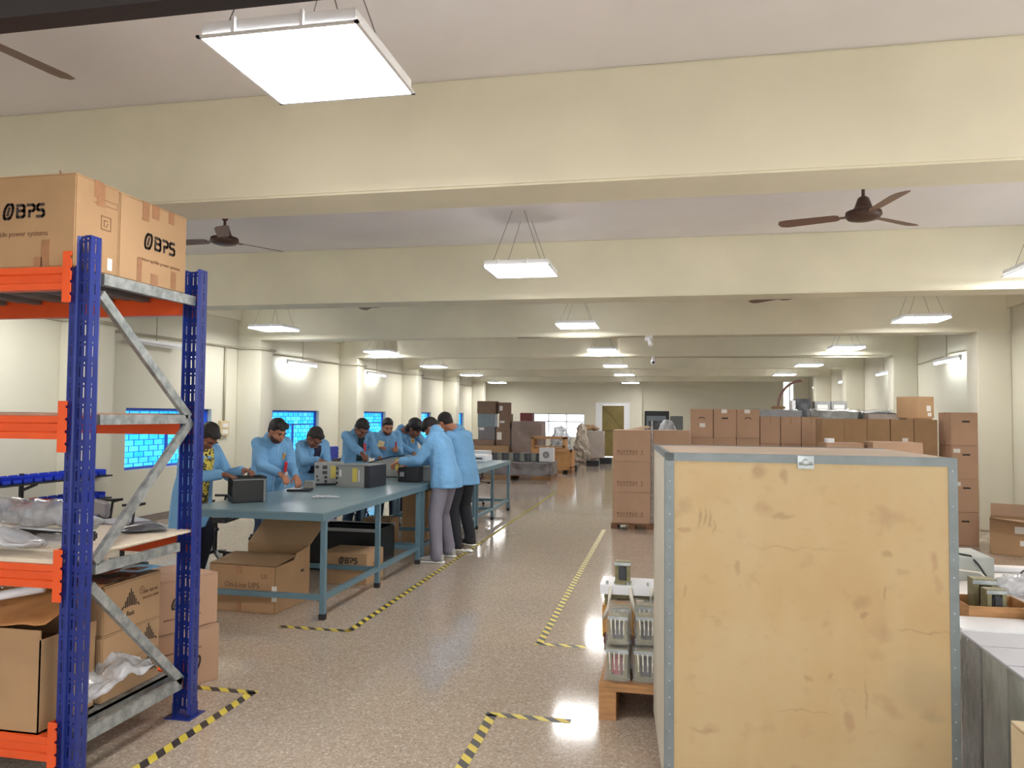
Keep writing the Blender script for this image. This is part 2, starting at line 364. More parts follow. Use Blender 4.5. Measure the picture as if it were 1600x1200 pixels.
# orientation of flat artwork (drawn in x right / y up) on faces
FACE_F = RX(90)                      # faces -y
FACE_R = RZ(90) @ RX(90)             # faces +x
FACE_L = RZ(-90) @ RX(90)            # faces -x
def strokes(polys, w, m, parent, loc, rotm, scale, name):
    mb = MB()
    for pl in polys:
        for a, b in zip(pl, pl[1:]):
            a, b = V((*a, 0)), V((*b, 0)); d = (b-a).normalized(); n = V((-d.y, d.x, 0))*w/2; e = d*w*.32
            mb.poly([a-e-n, b+e-n, b+e+n, a-e+n], (0, 0, .006))
    o = mb.build(name, m, parent); o.matrix_local = T(*loc) @ rotm @ Matrix.Scale(scale, 4); return o
def arcp(cx, cy, rx, ry, a0, a1, n=8, sh=0):
    return [(cx+rx*math.cos(math.radians(a0+(a1-a0)*i/n))+sh*ry*math.sin(math.radians(a0+(a1-a0)*i/n)), cy+ry*math.sin(math.radians(a0+(a1-a0)*i/n))) for i in range(n+1)]
LOGO = [[(0, .05), (0, .42)], [(-.05, 1), (.55, 1), (.68, .9), (.68, .64), (.55, .53), (.2, .53)], [(.55, .53), (.7, .42), (.7, .12), (.57, 0), (0, 0)], [(0, .75), (.02, .55)],
        [(1.0, 1), (1.55, 1), (1.68, .88), (1.68, .6), (1.55, .48), (1.2, .48), (1.2, 0)],
        [(2.6, 1), (2.1, 1), (1.98, .9), (1.98, .62), (2.1, .53), (2.5, .53), (2.62, .42), (2.62, .12), (2.5, 0), (1.95, 0)],
        arcp(-1.02, .5, .27, .62, 75, 285, sh=.22), arcp(-.74, .5, .27, .62, -105, 105, sh=.22), [(-.97, .2), (-.8, .82)]]
def bps_logo(parent, loc, rotm, h, m=None, name='printed_logo'):
    return strokes(LOGO, .25, m or M_ink, parent, loc, rotm, h, name)
PYR = [[(-.5+i*.125, .02+.06*(1-abs(i-4)/4)), (-.5+i*.125, .12+.75*(1-abs(i-4)/4))] for i in range(1, 8)]+[[(-.62, -.02), (-.5, .1)], [(.62, -.02), (.5, .1)]]
def glyph_row(parent, loc, rotm, h, m, name='printed_symbols'):
    P = []
    for i in range(8):
        x = i*.95+(.8 if i == 7 else 0)
        k = i % 4
        if k == 0: P += [[(x-.15, 0), (x-.15, .9)], [(x+.15, 0), (x+.15, .9)], [(x-.3, .65), (x-.15, .95), (x, .65), (x+.15, .95), (x+.3, .65)]]
        elif k == 1: P += [[(x-.3, 0), (x+.3, 0), (x+.3, .8), (x-.3, .8), (x-.3, 0)], [(x-.1, .4), (x+.1, .4)]]
        elif k == 2: P += [[(x-.3, .5), (x, .95), (x+.3, .5), (x-.3, .5)], [(x, .5), (x, .05), (x+.15, .05)]]
        else: P += [[(x-.2, .95), (x+.2, .95), (x+.08, .5), (x-.08, .5), (x-.2, .95)], [(x, .5), (x, .05)], [(x-.2, 0), (x+.2, 0)]]
    P += [[(-.3, -.35), (6.2, -.35)], [(7, -.35), (7.9, -.35)]]
    return strokes(P, .12, m, parent, loc, rotm, h, name)

# ================================================================ ROOM
XL, XR, YB, YF, ZC = -7.4, 4.82, -3.2, 30.0, 3.48
struct('floor', MB().box(XL-.25, XR+.25, YB-.25, YF+.25, -.12, 0), M_floor)
struct('ceiling', MB().box(XL-.25, XR+.25, YB-.25, YF+.25, ZC, ZC+.15), M_ceil)
WINS = [(9.45, 11.5), (13.5, 15.5), (17.6, 19.5), (21.6, 23.5), (25.6, 27.5)]
WZ0, WZ1 = .77, 1.645
mb = MB(); y = YB-.25
for a, b in WINS:
    mb.box(XL-.25, XL, y, a, 0, ZC).box(XL-.25, XL, a, b, 0, WZ0).box(XL-.25, XL, a, b, WZ1, ZC); y = b
mb.box(XL-.25, XL, y, YF+.25, 0, ZC)
struct('wall_left', mb, M_wall)
struct('wall_right', MB().box(XR, XR+.25, YB-.25, -1.5, 0, ZC).box(XR, XR+.25, -1.5, 6.6, 0, .5).box(XR, XR+.25, -1.5, 6.6, 2.7, ZC).box(XR, XR+.25, 6.6, YF+.25, 0, ZC), M_wall)  # unseen side opening, added so daylight brightens the right-hand side
struct('wall_back', MB().box(XL, -5.5, YB-.25, YB, 0, ZC).box(4.2, XR, YB-.25, YB, 0, ZC).box(-5.5, 4.2, YB-.25, YB, 3.1, ZC), M_wall)   # open loading doorway behind the camera
struct('ground', MB().box(-40, 40, -40, 60, -.16, -.125), mat('concrete_ground', (176, 172, 164), .9, var=.1, scale=2))
mb = MB()   # far wall with a window, a door and a bright doorway
fx = [(-5.35, -3.2, .72, 1.66), (-2.53, -1.69, 0, 2.0), (4.16, 4.6, 0, 2.9)]
x = XL
for a, b, z0, z1 in fx:
    mb.box(x, a, YF, YF+.25, 0, ZC)
    if z0 > 0: mb.box(a, b, YF, YF+.25, 0, z0)
    mb.box(a, b, YF, YF+.25, z1, ZC); x = b
mb.box(x, XR, YF, YF+.25, 0, ZC)
struct('wall_far', mb, M_wall)
BEAMS = [-.04, 4.11, 8.22, 12.24, 16.5, 20.75, 24.8, 28.7]
for i, yb in enumerate(BEAMS):
    struct('trim_%d' % (i+1), MB().box(XL, XR, yb, yb+.41, 2.86, ZC, bev=.012), M_beam)
    if i:
        struct('wall_pillar', MB().box(XL, XL+.45, yb-.0, yb+.42, 0, 2.86, bev=.012), M_wall)
        struct('wall_pillar', MB().box(XR-.45, XR, yb-.0, yb+.42, 0, 2.86, bev=.012), M_wall)
n = len(BEAMS)
struct('trim_%d' % (n+1), MB().box(XL, XL+.06, YB, YF, 3.2, ZC), M_beam)
struct('trim_%d' % (n+2), MB().box(XR-.06, XR, YB, YF, 3.2, ZC), M_beam)
struct('trim_%d' % (n+3), MB().box(XL, XR, 1.86, 1.94, 2.74, 3.02), mat('dark_lintel', (34, 30, 34), .6))
struct('wall_pillar', MB().box(-1.45, -.99, YF-.12, YF, 0, 2.86), M_wall)
M_base = mat('skirting_grey', (128, 118, 110), .4, var=.1, scale=6)
struct('baseboard_left', MB().box(XL, XL+.015, YB, YF, 0, .1), M_base)
struct('baseboard_right', MB().box(XR-.015, XR, YB, YF, 0, .1), M_base)
struct('baseboard_far', MB().box(XL, -2.6, YF-.015, YF, 0, .1), M_base)
# left windows
for i, (a, b) in enumerate(WINS):
    r = bpy.data.objects.new('window_%d' % (i+1), None); C.objects.link(r); r['kind'] = 'structure'; r.location = (XL-.12, (a+b)/2, WZ0)
    hw = (b-a)/2; h = WZ1-WZ0
    MB().box(-.01, .01, -hw, hw, 0, h).build('window_glass', M_winb, r)
    f = MB(); t = .035
    f.box(-.03, .05, -hw, hw, 0, t).box(-.03, .05, -hw, hw, h-t, h).box(-.03, .05, -hw, -hw+t, 0, h).box(-.03, .05, hw-t, hw, 0, h)
    f.box(-.02, .04, -hw, hw, h*.66, h*.66+.025).box(-.02, .04, -.02, .02, 0, h*.66)
    f.build('window_frame', M_purple, r)
# far window and doors
r = bpy.data.objects.new('window_6', None); C.objects.link(r); r['kind'] = 'structure'; r.location = (-4.275, YF+.1, .72)
MB().box(-1.075, 1.075, 0, .02, 0, .94).build('window_glass', M_winw, r)
f = MB()
for xx in (-1.075, -.38, .33, 1.035): f.box(xx, xx+.04, -.04, .04, 0, .94)
for zz in (0, .6, .9): f.box(-1.075, 1.075, -.04, .04, zz, zz+.04)
for k in range(9): f.box(-1.075, 1.075, -.02, 0, .1*k+.05, .1*k+.06)
f.build('window_frame', M_white, r)
r = bpy.data.objects.new('door_1', None); C.objects.link(r); r['kind'] = 'structure'; r.location = (-2.11, YF, 0)
MB().box(-.42, .42, .02, .07, .02, 1.99).build('door_leaf', M_doorol, r)
f = MB().box(-.42, .42, -.0, .02, .98, 1.03)
f.bar((-.4, .01, 1.95), (.4, .01, 1.05), .02, .03, (0, 1, 0)).bar((-.4, .01, .95), (.4, .01, .06), .02, .03, (0, 1, 0))
f.build('door_rail', mat('door_rail_olive', (98, 86, 48), .5), r)
MB().box(-.67, -.42, -.02, .0, 0, 2.1).box(.42, .66, -.02, 0, 0, 2.1).box(-.42, .42, -.02, 0, 2.0, 2.1).build('door_frame', M_white, r)
r = bpy.data.objects.new('door_2', None); C.objects.link(r); r['kind'] = 'structure'; r.location = (4.38, YF+.1, 0)
MB().box(-.22, .22, 0, .03, 0, 2.9).build('door_leaf', M_winw, r)  # daylight in the open doorway, put in as a glowing panel
MB().box(-.01, .03, -.04, 0, 0, 2.9).build('door_rail', M_white, r)
# conduits along the left wall and on the beams
def conduit(pts, label, rad=.016):
    o = MB().path(pts, rad, 6).build('conduit', M_conduit, smooth=True); return tag(o, label, 'conduit')
def wallrun(y0, y1, x=XL+.02):
    pts = [(x, y0, 2.78)]
    for yb in BEAMS[1:]:
        if y0 < yb < y1:
            pts += [(x, yb-.03, 2.72), (XL+.47, yb-.03, 2.71), (XL+.47, yb+.45, 2.70), (x, yb+.45, 2.68)]
    pts.append((x, y1, 2.66)); return pts
conduit(wallrun(5, 28.6), 'grey cable conduit running along the left cream wall around its pillars', .022)
conduit([(XL+.03, 11.83, 2.7), (XL+.02, 11.83, 1.45)], 'vertical grey conduit dropping to the beige switch box', .02)
conduit([(-.33, 16.46, 2.83), (4.35, 16.46, 2.81), (4.36, 16.46, 2.81)], 'thin conduit along the beam holding the round camera', .014)
conduit([(-2.4, 12.2, 2.84), (-.3, 12.2, 2.84)], 'short conduit on the beam edge ending at the angled white camera', .012)
conduit([(4.8, 12.7, 2.7), (4.79, 14.6, 2.72), (4.8, 16.4, 2.66)], 'thin dark cable strung along the right wall above the tube lights', .01)
r = thing('switch_box', 'beige wall switch box below the vertical conduit', 'switch', (XL, 11.83, 1.2))
MB().box(0, .05, -.13, .13, 0, .25, bev=.006).build('box_body', mat('switch_beige', (206, 190, 150), .5), r)
MB().box(.05, .058, -.08, .08, .03, .1).box(.05, .058, -.08, .08, .14, .21).build('switch_plate', M_label, r)
# cameras
r = thing('security_camera', 'white angled bracket camera on the third beam edge', 'camera', (-.3, 12.22, 2.86))
MB().box(-.07, .05, -.03, .02, -.09, -.0, bev=.008).build('mount', M_white, r); MB().tube((0, -.02, -.06), (.03, -.1, -.17), .034).build('camera_body', M_white, r, smooth=False)
r = thing('security_camera', 'small white dome camera with black lens hanging at the conduit end', 'camera', (-.32, 16.44, 2.84))
MB().tube((0, 0, 0), (0, 0, -.07), .03).build('mount', M_white, r); MB().ell((0, -.02, -.11), (.06, .06, .06)).build('camera_body', M_white, r, smooth=True)
MB().ell((0, -.07, -.125), (.028, .02, .028)).build('lens', M_black, r, smooth=True)

# ---------------------------------------------------------------- lights
def panel_light(x, y, label, z=2.95):
    r = thing('ceiling_light', label, 'light', (x, y, z), group='square LED panels hanging from the ceiling on wires')
    h = .31
    MB().box(-h+.012, h-.012, -h+.012, h-.012, 0.001, .006).build('diffuser', M_panel, r)
    f = MB()
    for s in (-1, 1):
        f.box(min(s*h, s*(h-.014)), max(s*h, s*(h-.014)), -h, h, -.004, .004).box(-h, h, min(s*h, s*(h-.014)), max(s*h, s*(h-.014)), -.004, .004)
    f.box(-h+.015, h-.015, -h+.015, h-.015, .008, .055)
    for s in (-.55, .3): f.box(s*h, s*h+.012, -h, -h+.02, .004, .062)
    f.build('housing', M_white, r)
    for sx, sy in ((-1, -1), (1, -1), (-1, 1), (1, 1)):
        MB().tube((sx*.22, sy*.26, .05), (sx*.055, sy*.2, ZC-z), .0025, n=5).build('wire', M_wire, r)
    return r
rows = [('left', -6.3, [2.7, 7.0, 11.5, 16.25, 20.2, 24.3, 28.2]), ('middle', -1.36, [-1.6, 2.75, 7.1, 11.65, 16.2, 20.2, 24.3, 28.2]), ('right', 3.4, [-1.6, 2.7, 7.75, 11.5, 16.1, 20.2, 24.3])]
words = ['nearest', 'second', 'third', 'fourth', 'fifth', 'farthest']
bay = ['before the first beam', 'between the first and second beams', 'between the second and third beams', 'between the third and fourth beams', 'between the fourth and fifth beams', 'between the fifth and sixth beams', 'beyond the sixth beam']
for nm, x, ys in rows:
    for y in ys:
        k = sum(1 for b in BEAMS[1:] if b < y)
        lab = 'square white LED panel of the %s row, hanging %s' % (nm, bay[k])
        if y < 0: lab = 'square white LED panel of the %s row, behind the dark lintel' % nm
        panel_light(x, y, lab, 2.95 if y < 18 else (2.88 if y < 22 else (2.86 if y < 26 else 2.78)))
def tube_light(x, y, z, L, axis, label, on=True, drop=True, group='tube lights on the side walls'):
    r = thing('tube_light', label, 'light', (x, y, z), 0 if axis == 'y' else 90, group=group)
    MB().box(-.025, .025, -L/2, L/2, 0, .05, bev=.006).build('tube_housing', M_white, r)
    MB().tube((.0, -L/2+.03, -.018), (.0, L/2-.03, -.018), .016 if on else .013).build('tube', M_tube if on else M_white, r, smooth=False)
    for s in (-1, 1): MB().box(-.015, .015, s*(L/2)-.015, s*(L/2)+.015, -.035, 0).build('end_cap', M_label, r)
    if drop: MB().tube((0, 0, .05), (0, 0, ZC-z), .008, n=6).build('drop_pipe', M_conduit, r)
    return r
tube_light(-7.2, 14.3, 2.58, 1.25, 'y', 'lit tube light on the left wall above the window behind the two nearer workers')
tube_light(-7.2, 18.3, 2.58, 1.25, 'y', 'lit tube light on the left wall, farther of the two')
tube_light(-7.28, 7.6+2.3, 2.57, 1.2, 'y', 'unlit tube fitting on the left wall seen behind the rack brace', on=False)
for y, t in ((14.2, 'nearest the brown stack'), (18.1, 'second along the wall'), (22.0, 'third along the wall'), (25.9, 'last along the wall')):
    tube_light(4.6, y, 2.58, 1.25, 'y', 'lit tube light by the right wall, %s' % t)

# ---------------------------------------------------------------- fans
def fan(x, y, label, a0=0, drop=.26):
    r = thing('ceiling_fan', label, 'fan', (x, y, ZC), a0, group='brown three-blade ceiling fans')
    zb = -drop
    MB().lathe([(.055, 0), (.05, -.02), (.02, -.075), (.012, -.08)]).build('canopy', M_fan, r, smooth=True)
    MB().tube((0, 0, -.06), (0, 0, zb+.12), .013).build('rod', M_fan, r, smooth=True)
    MB().lathe([(.014, zb+.15), (.04, zb+.13), (.06, zb+.07), (.075, zb+.045), (.125, zb+.03), (.13, zb), (.11, zb-.025), (.05, zb-.04), (.01, zb-.042)]).build('motor', M_fan, r, smooth=True)
    for k in range(3):
        m = RZ(120*k)
        b = MB()
        b.box(.1, .19, -.02, .02, zb-.004, zb+.004, m)
        pts = [(.17, -.04), (.2, -.055), (.55, -.068), (.6, -.05), (.615, 0), (.6, .05), (.55, .06), (.2, .05), (.17, .035)]
        tilt = Matrix.Rotation(math.radians(11), 4, 'X')
        vs = [m @ T(0, 0, zb+.002) @ tilt @ V((p[0], p[1], 0)) for p in pts]
        b.poly(vs, (0, 0, .004)); b.build('blade', M_fanblade, r)
    return r
fan(-4.11, 6.53, 'brown ceiling fan beside the cartons on top of the blue rack', 60, .27)
fan(1.425, 6.12, 'brown ceiling fan above the plywood crate', 41, .37)
fan(-4.2, 10.55, 'brown ceiling fan mostly hidden behind the second beam above the workers', 10, .3)
fan(1.5, 10.6, 'brown ceiling fan mostly hidden behind the second beam above the carton rows', 10, .3)
fan(-2.95, 2.57, 'ceiling fan at the upper left corner, only one blade tip showing', 80, .28)

# ---------------------------------------------------------------- floor tapes
def tape(pts, label):
    mb = MB()
    for a, b in zip(pts, pts[1:]):
        a, b = V((*a, 0)), V((*b, 0)); d = (b-a).normalized(); nn = V((-d.y, d.x, 0))*.027
        mb.poly([a-nn-d*.027, b-nn+d*.0, b+nn+d*.0, a+nn-d*.027], (0, 0, .0012))
    o = mb.build('floor_tape', M_haz); o.location.z = .0006; return tag(o, label, 'floor tape')
tape([(-2.33, 4.065), (-2.33, 1.6)], 'black and yellow floor tape beside the foot of the blue rack')
tape([(-2.33, 4.09), (-2.8, 4.09)], 'short black and yellow tape turning behind the rear foot of the rack')
tape([(-2.3, 5.41), (-2.3, 16.0)], 'long black and yellow floor tape running beside the work benches')
tape([(-2.31, 5.38), (-2.85, 5.38)], 'short black and yellow tape turning in front of the bench leg')
tape([(-.92, 4.05), (-.92, 1.6)], 'near black and yellow floor tape leading up to the aisle corner by the crate')
tape([(-.93, 4.08), (-.5, 4.08)], 'short black and yellow tape pointing at the transformer pallet')
tape([(-.885, 5.42), (-.885, 10.9)], 'far black and yellow floor tape leading to the three-carton stack')
tape([(-.89, 5.39), (-.56, 5.39)], 'short black and yellow tape turning from the far aisle tape')

# ================================================================ PALLET RACK
def upright_mesh(H=2.36):
    prof = [(-.042, .075), (-.05, .06), (-.05, 0), (-.018, 0), (-.010, .014), (.010, .014), (.018, 0), (.05, 0), (.05, .06), (.042, .075)]
    # per segment: how the 5 cm pitch is perforated  (None / slot)
    slot_seg = {1: .5, 2: .5, 4: .5, 6: .5, 7: .5}
    bm = bmesh.new(); z = .02; rows_ = []
    while z < H-.001:
        rows_.append(('solid', z, min(z+.016, H))); 
        if z+.09 > H: break
        rows_.append(('slot', z+.016, z+.060)); rows_.append(('solid', z+.060, z+.071)); rows_.append(('dot', z+.071, z+.079)); rows_.append(('solid', z+.079, z+.09)); z += .09
    rows_.append(('solid', rows_[-1][2], H))
    cache = {}
    def vert(x, y, z):
        k = (round(x, 5), round(y, 5), round(z, 5))
        if k not in cache: cache[k] = bm.verts.new((x, y, z))
        return cache[k]
    for s, (a, b) in enumerate(zip(prof, prof[1:])):
        for kind, z0, z1 in rows_:
            if z1-z0 < 1e-4: continue
            cuts = [0, 1]
            if s in slot_seg:
                L = math.dist(a, b); hw = .0036/L; cuts = [0, .5-hw, .5+hw, 1]
            for i, (t0, t1) in enumerate(zip(cuts, cuts[1:])):
                if s in slot_seg and i == 1 and kind != 'solid': continue
                p = (a[0]+(b[0]-a[0])*t0, a[1]+(b[1]-a[1])*t0); q = (a[0]+(b[0]-a[0])*t1, a[1]+(b[1]-a[1])*t1)
                bm.faces.new((vert(*p, z0), vert(*q, z0), vert(*q, z1), vert(*p, z1)))
    me = bpy.data.meshes.new('upright'); bm.to_mesh(me); bm.free(); me.materials.append(M_blue); return me
UP = upright_mesh()
rack = thing('storage_rack', 'blue and orange boltless pallet rack holding cartons beside the camera', 'storage rack', (-2.5, 2.88, 0))
def add_frame(x):
    for y, fl in ((0, 1), (.86, -1)):
        o = bpy.data.objects.new('upright', UP); C.objects.link(o); o.parent = rack; o.location = (x, y, 0)
        if fl < 0: o.rotation_euler.z = PI
        md = o.modifiers.new('thick', 'SOLIDIFY'); md.thickness = .0025
        p = MB().box(-.075, .075, -.04, .1, 0, .006)
        p.box(-.055, -.05, 0, .06, .006, .07).box(.051, .056, 0, .06, .006, .07)
        q = p.build('base_plate', M_blue, o)
    B = [((.12, 2.19), (.80, 2.19), .05), ((.12, 1.56), (.76, 1.56), .045), ((.12, .90), (.72, .90), .045), ((.1, .19), (.77, .19), .06),
         ((.11, 2.12), (.78, 1.57), .045), ((.8, 1.55), (.12, .93), .045), ((.1, .83), (.77, .2), .045)]
    for (y0, z0), (y1, z1), wd in B:
        b = MB().bar((x+.01, y0, z0), (x+.01, y1, z1), .024, wd)
        b.build('brace', M_galv, rack)
add_frame(0.0); add_frame(-2.42)
def beam_mesh():
    # box beam with a stepped face, runs along x
    pr = [(0, 0), (-.05, 0), (-.05, .028), (-.04, .034), (-.04, .066), (-.05, .072), (-.05, .1), (0, .1)]
    mb = MB(); x0, x1 = -2.36, -.055
    a = [mb.bm.verts.new((x0, *p)) for p in pr]; b = [mb.bm.verts.new((x1, *p)) for p in pr]
    for i in range(len(pr)): j = (i+1) % len(pr); mb.bm.faces.new((a[i], a[j], b[j], b[i]))
    mb.bm.faces.new(a[::-1]); mb.bm.faces.new(b)
    return mb
def toothed(xs):
    mb = MB(); pts = [(-.022, -.055)]
    pts += [(.016, -.055)]
    for k in range(4):
        z = -.045+k*.053; pts += [(.016, z+.018), (.008, z+.021), (.008, z+.030), (.016, z+.033)]
    pts += [(.016, .165), (-.022, .165)]
    mb.poly([(p[0]*xs, -.056, p[1]) for p in pts], (0, .005, 0))
    mb.poly([(-.022*xs, -.056, -.055), (-.022*xs, -.056, .165), (-.022*xs, .0, .165), (-.022*xs, .0, -.055)], (-.004*xs, 0, 0))
    return mb
for z in (2.122, 1.476, .843, .12):
    for side, yy in ((1, .045), (-1, .815)):
        o = beam_mesh().build('beam', M_orange, rack); o.location = (0, yy-.02 if side > 0 else yy+.02, z)
        if side < 0: o.scale = (1, -1, 1)
        for xx, xs in ((-.036, 1), (-2.384, -1)):
            c = toothed(xs).build('beam_connector', M_orange, o); c.location = (xx-.0, 0, 0)
for z, m, nm in ((2.222, M_deck, 'deck_panel'), (.216, M_galv, 'deck_panel')):
    for k in range(10):
        x0 = -2.35+k*.229
        MB().box(x0, x0+.222, .03, .83, z-.004, z).box(x0, x0+.02, .04, .82, z-.03, z).box(x0+.2, x0+.222, .04, .82, z-.03, z).box(x0+.09, x0+.13, .04, .82, z-.018, z).build(nm, m, rack)
MB().box(-2.35, -.06, -.02, .86, 1.577, 1.589).build('shelf_board', mat('brown_board', (168, 132, 112), .6, var=.1), rack)
MB().box(-2.35, -.045, -.02, .84, .944, .962, bev=.003).build('shelf_board', M_ply, rack)
M_bd = M_ply
o = MB().box(-2.2, -.02, .12, .82, .0, .012, RZ(-3)).build('plywood_sheet', M_ply); o.location = (-2.5, 2.88, .963); tag(o, 'loose pale plywood sheet lying on the third rack shelf', 'plywood')

# ---------------------------------------------------------------- cartons
def carton(label, loc, sx, sy, sz, rz=0, m=None, group=None, tapes=True, handle=None, name='carton', gap=True):
    """origin at the middle of the base"""
    r = thing(name, label, 'box', loc, rz, group); m = m or M_card
    hx, hy = sx/2, sy/2
    MB().box(-hx, hx, -hy, hy, 0, sz-.004, bev=.005).box(-hx+.002, hx-.002, -hy+.002, -.002, sz-.006, sz).box(-hx+.002, hx-.002, .002, hy-.002, sz-.006, sz).build('carton_body', m, r)
    if tapes: 
        t = MB().box(-hx-.0012, hx+.0012, -.027, .027, sz, sz+.0015)
        for s in (-1, 1): t.box(min(s*hx, s*(hx+.0014)), max(s*hx, s*(hx+.0014)), -.027, .027, sz-.07, sz+.001).box(min(s*hx, s*(hx+.0014)), max(s*hx, s*(hx+.0014)), -.027, .027, .0, .06)
        t.build('tape_strip', M_tapeb, r)
    return r
def lab_on_front(r, x, z, w_, h, hy, m=None, name='paper_label'):
    return MB().box(x-w_/2, x+w_/2, -hy-.002, -hy, z-h/2, z+h/2).build(name, m or M_label, r)
def slot_front(r, x, z, hy, curve=False):
    if curve: return MB().path([(x-.045, -hy-.001, z-.012), (x-.03, -hy-.001, z+.008), (x, -hy-.001, z+.014), (x+.03, -hy-.001, z+.008), (x+.045, -hy-.001, z-.012)], .006, 6).build('hand_hole', M_ink, r)
    return MB().box(x-.045, x+.045, -hy-.0015, -hy, z-.011, z+.011, bev=0).build('hand_hole', M_ink, r)

# two big cartons on top of the rack: one facing the aisle corner, one behind it
c1 = carton('large brown carton on top of the blue rack at its front corner', (-2.97, 3.0, 2.224), .9, .27, .41, 0, M_card2)
bps_logo(c1, (.155, -.1365, .225), FACE_F, .052)
text('uninterruptible power systems', .033, M_inkf, c1, (.11, -.136, .15), FACE_F)
MB().box(.285, .325, -.1375, -.135, 0, .12).box(.25, .29, -.1375, -.135, 0, .045).build('tape_strip', M_tapeb, c1)
lab_on = MB().box(.45, .4515, .065, .095, .02, .075).build('paper_label', M_label, c1)
MB().box(.4501, .4515, -.01, .04, .30, .40).build('tape_strip', M_tapeb, c1)
strokes([[(0, 0), (1, 0), (1, 1), (0, 1), (0, 0)], [(.3, .2), (.3, .7), (.7, .7)], [(.5, .2), (.7, .5)]], .08, M_inkf, c1, (.451, .02, .2), FACE_R, .06, 'printed_symbols')
strokes([[(0, 0), (3, 0), (3, .5), (0, .5)]], .06, M_inkf, c1, (.451, -.03, .31), FACE_R, .05, 'printed_symbols')
o = MB().poly([(0, 0, 0), (.022, 0, 0), (.002, .0, .028)], (0, .003, 0)).build('tape_flag', M_tapeb, c1); o.matrix_local = T(.33, -.1, .411)
c2 = carton('large brown carton on top of the blue rack behind the front one', (-2.97, 3.395, 2.224), .9, .51, .405, 0, M_card)
bps_logo(c2, (.451, .0, .185), FACE_R, .058)
text('uninterruptible power systems', .026, M_inkf, c2, (.451, .04, .12), FACE_R)
for y0, y1, z0, z1 in ((-.1, -.05, .31, .404), (.1, .145, .34, .404), (-.13, -.095, 0, .12), (.13, .17, .01, .1)):
    MB().box(.4501, .4517, y0, y1, z0, z1).build('tape_strip', M_tapeb, c2)
# ---- bottom shelf
gA = 'triangle-marked cartons on the bottom rack shelf'
zA = .218
hs = [.155, .155, .235]
labs = ['brown carton with a printed triangle at the bottom of the rack stack', 'brown carton with a printed triangle in the middle of the rack stack', 'brown carton with a printed triangle on top of the rack stack, under black film']
for k, (h, lb) in enumerate(zip(hs, labs)):
    cA = carton(lb, (-2.87, 3.44, zA), .5, .42, h, 0, M_card, group=gA, tapes=False)
    strokes(PYR, .075, M_ink, cA, (.2512, -.02 if k == 2 else .12, .1 if k == 2 else .05), FACE_R, .1, 'printed_triangle')
    if k == 2:
        text('Reis', .035, M_ink, cA, (.2512, -.02, .068), FACE_R)
        text('6009  020 001', .02, M_inkf, cA, (.2512, .13, .15), FACE_R); text('MADE IN 62000', .018, M_inkf, cA, (.2512, .13, .12), FACE_R)
        strokes([arcp(0, 0, 1, 1, 0, 360, 14), [(-.5, 0), (.5, 0)], [(0, -.5), (0, .5)]], .2, M_inkf, cA, (.2512, .06, .165), FACE_R, .018, 'printed_symbols')
    zA += h+.001
b = MB(); bmesh.ops.create_grid(b.bm, x_segments=24, y_segments=20, size=.5, matrix=T(0, 0, 0) @ Matrix.Diagonal((.55, .46, 1, 1)))
crumple(b, .018, 9, 3); o = b.build('plastic_sheet', mat('black_film', (62, 54, 50), .2, bump=.5, bscale=25), smooth=True); o.location = (-2.87, 3.44, zA+.02); tag(o, 'dark crumpled plastic sheet over the triangle-marked cartons', 'plastic sheet')
# open carton with brown paper at front of the bottom shelf
r = thing('open_carton', 'battered open carton on the bottom rack shelf, brown paper rising from it', 'box', (-2.93, 3.0, .218))
b = MB().box(-.34, .3, -.13, .2, 0, .01).box(-.34, .3, -.13, -.125, 0, .44).box(-.34, .3, .195, .2, 0, .33).box(-.34, -.335, -.13, .2, 0, .42).box(.295, .3, -.13, .2, 0, .40)
b.build('carton_body', M_card2, r)
M_paper = mat('brown_paper', (196, 142, 86), .7, var=.1, bump=.2, bscale=10)
b = MB(); bmesh.ops.create_grid(b.bm, x_segments=22, y_segments=14, size=.5)
for v in b.bm.verts:
    x, y = v.co.x, v.co.y; v.co = V((x*.62+.03, y*.42+.06, .44+.10*(y+.5)+.07*x+.02*noise.noise(V((x*5, y*5, 1)))))
b.build('paper_flap', M_paper, r, smooth=True)
r = thing('plastic_bag', 'crinkled clear plastic bag spilling over the open carton toward the aisle', 'plastic bag', (-2.55, 3.25, .3))
b = MB(); bmesh.ops.create_grid(b.bm, x_segments=24, y_segments=24, size=.5)
for v in b.bm.verts:
    x, y = v.co.x, v.co.y; v.co = V((x*.16-.02+.06*(.5-x)*(y), y*.5, .02+.3*max(0, .5-abs(y-.1))*(.6-x*.7)+.03*noise.noise(V((x*7, y*7, 2)))))
o = b.build('bag_film', M_filmd, r, smooth=True)
o = carton('dark shaded carton lying low behind the open carton in the rack', (-3.35, 3.42, .219), .3, .36, .3, 0, M_card2, tapes=False)
o = carton('small dark carton on top of the low shaded one in the rack', (-3.35, 3.42, .521), .27, .34, .12, 3, M_card2, tapes=False)
o = MB().tube((-3.3, 3.0, .69), (-2.85, 3.12, .775), .022).build('foam_roll', M_white, smooth=True); tag(o, 'thin white foam rod lying across the shaded cartons', 'foam rod')
o['label'] = 'thin white rod leaning across the shaded cartons under the third shelf'
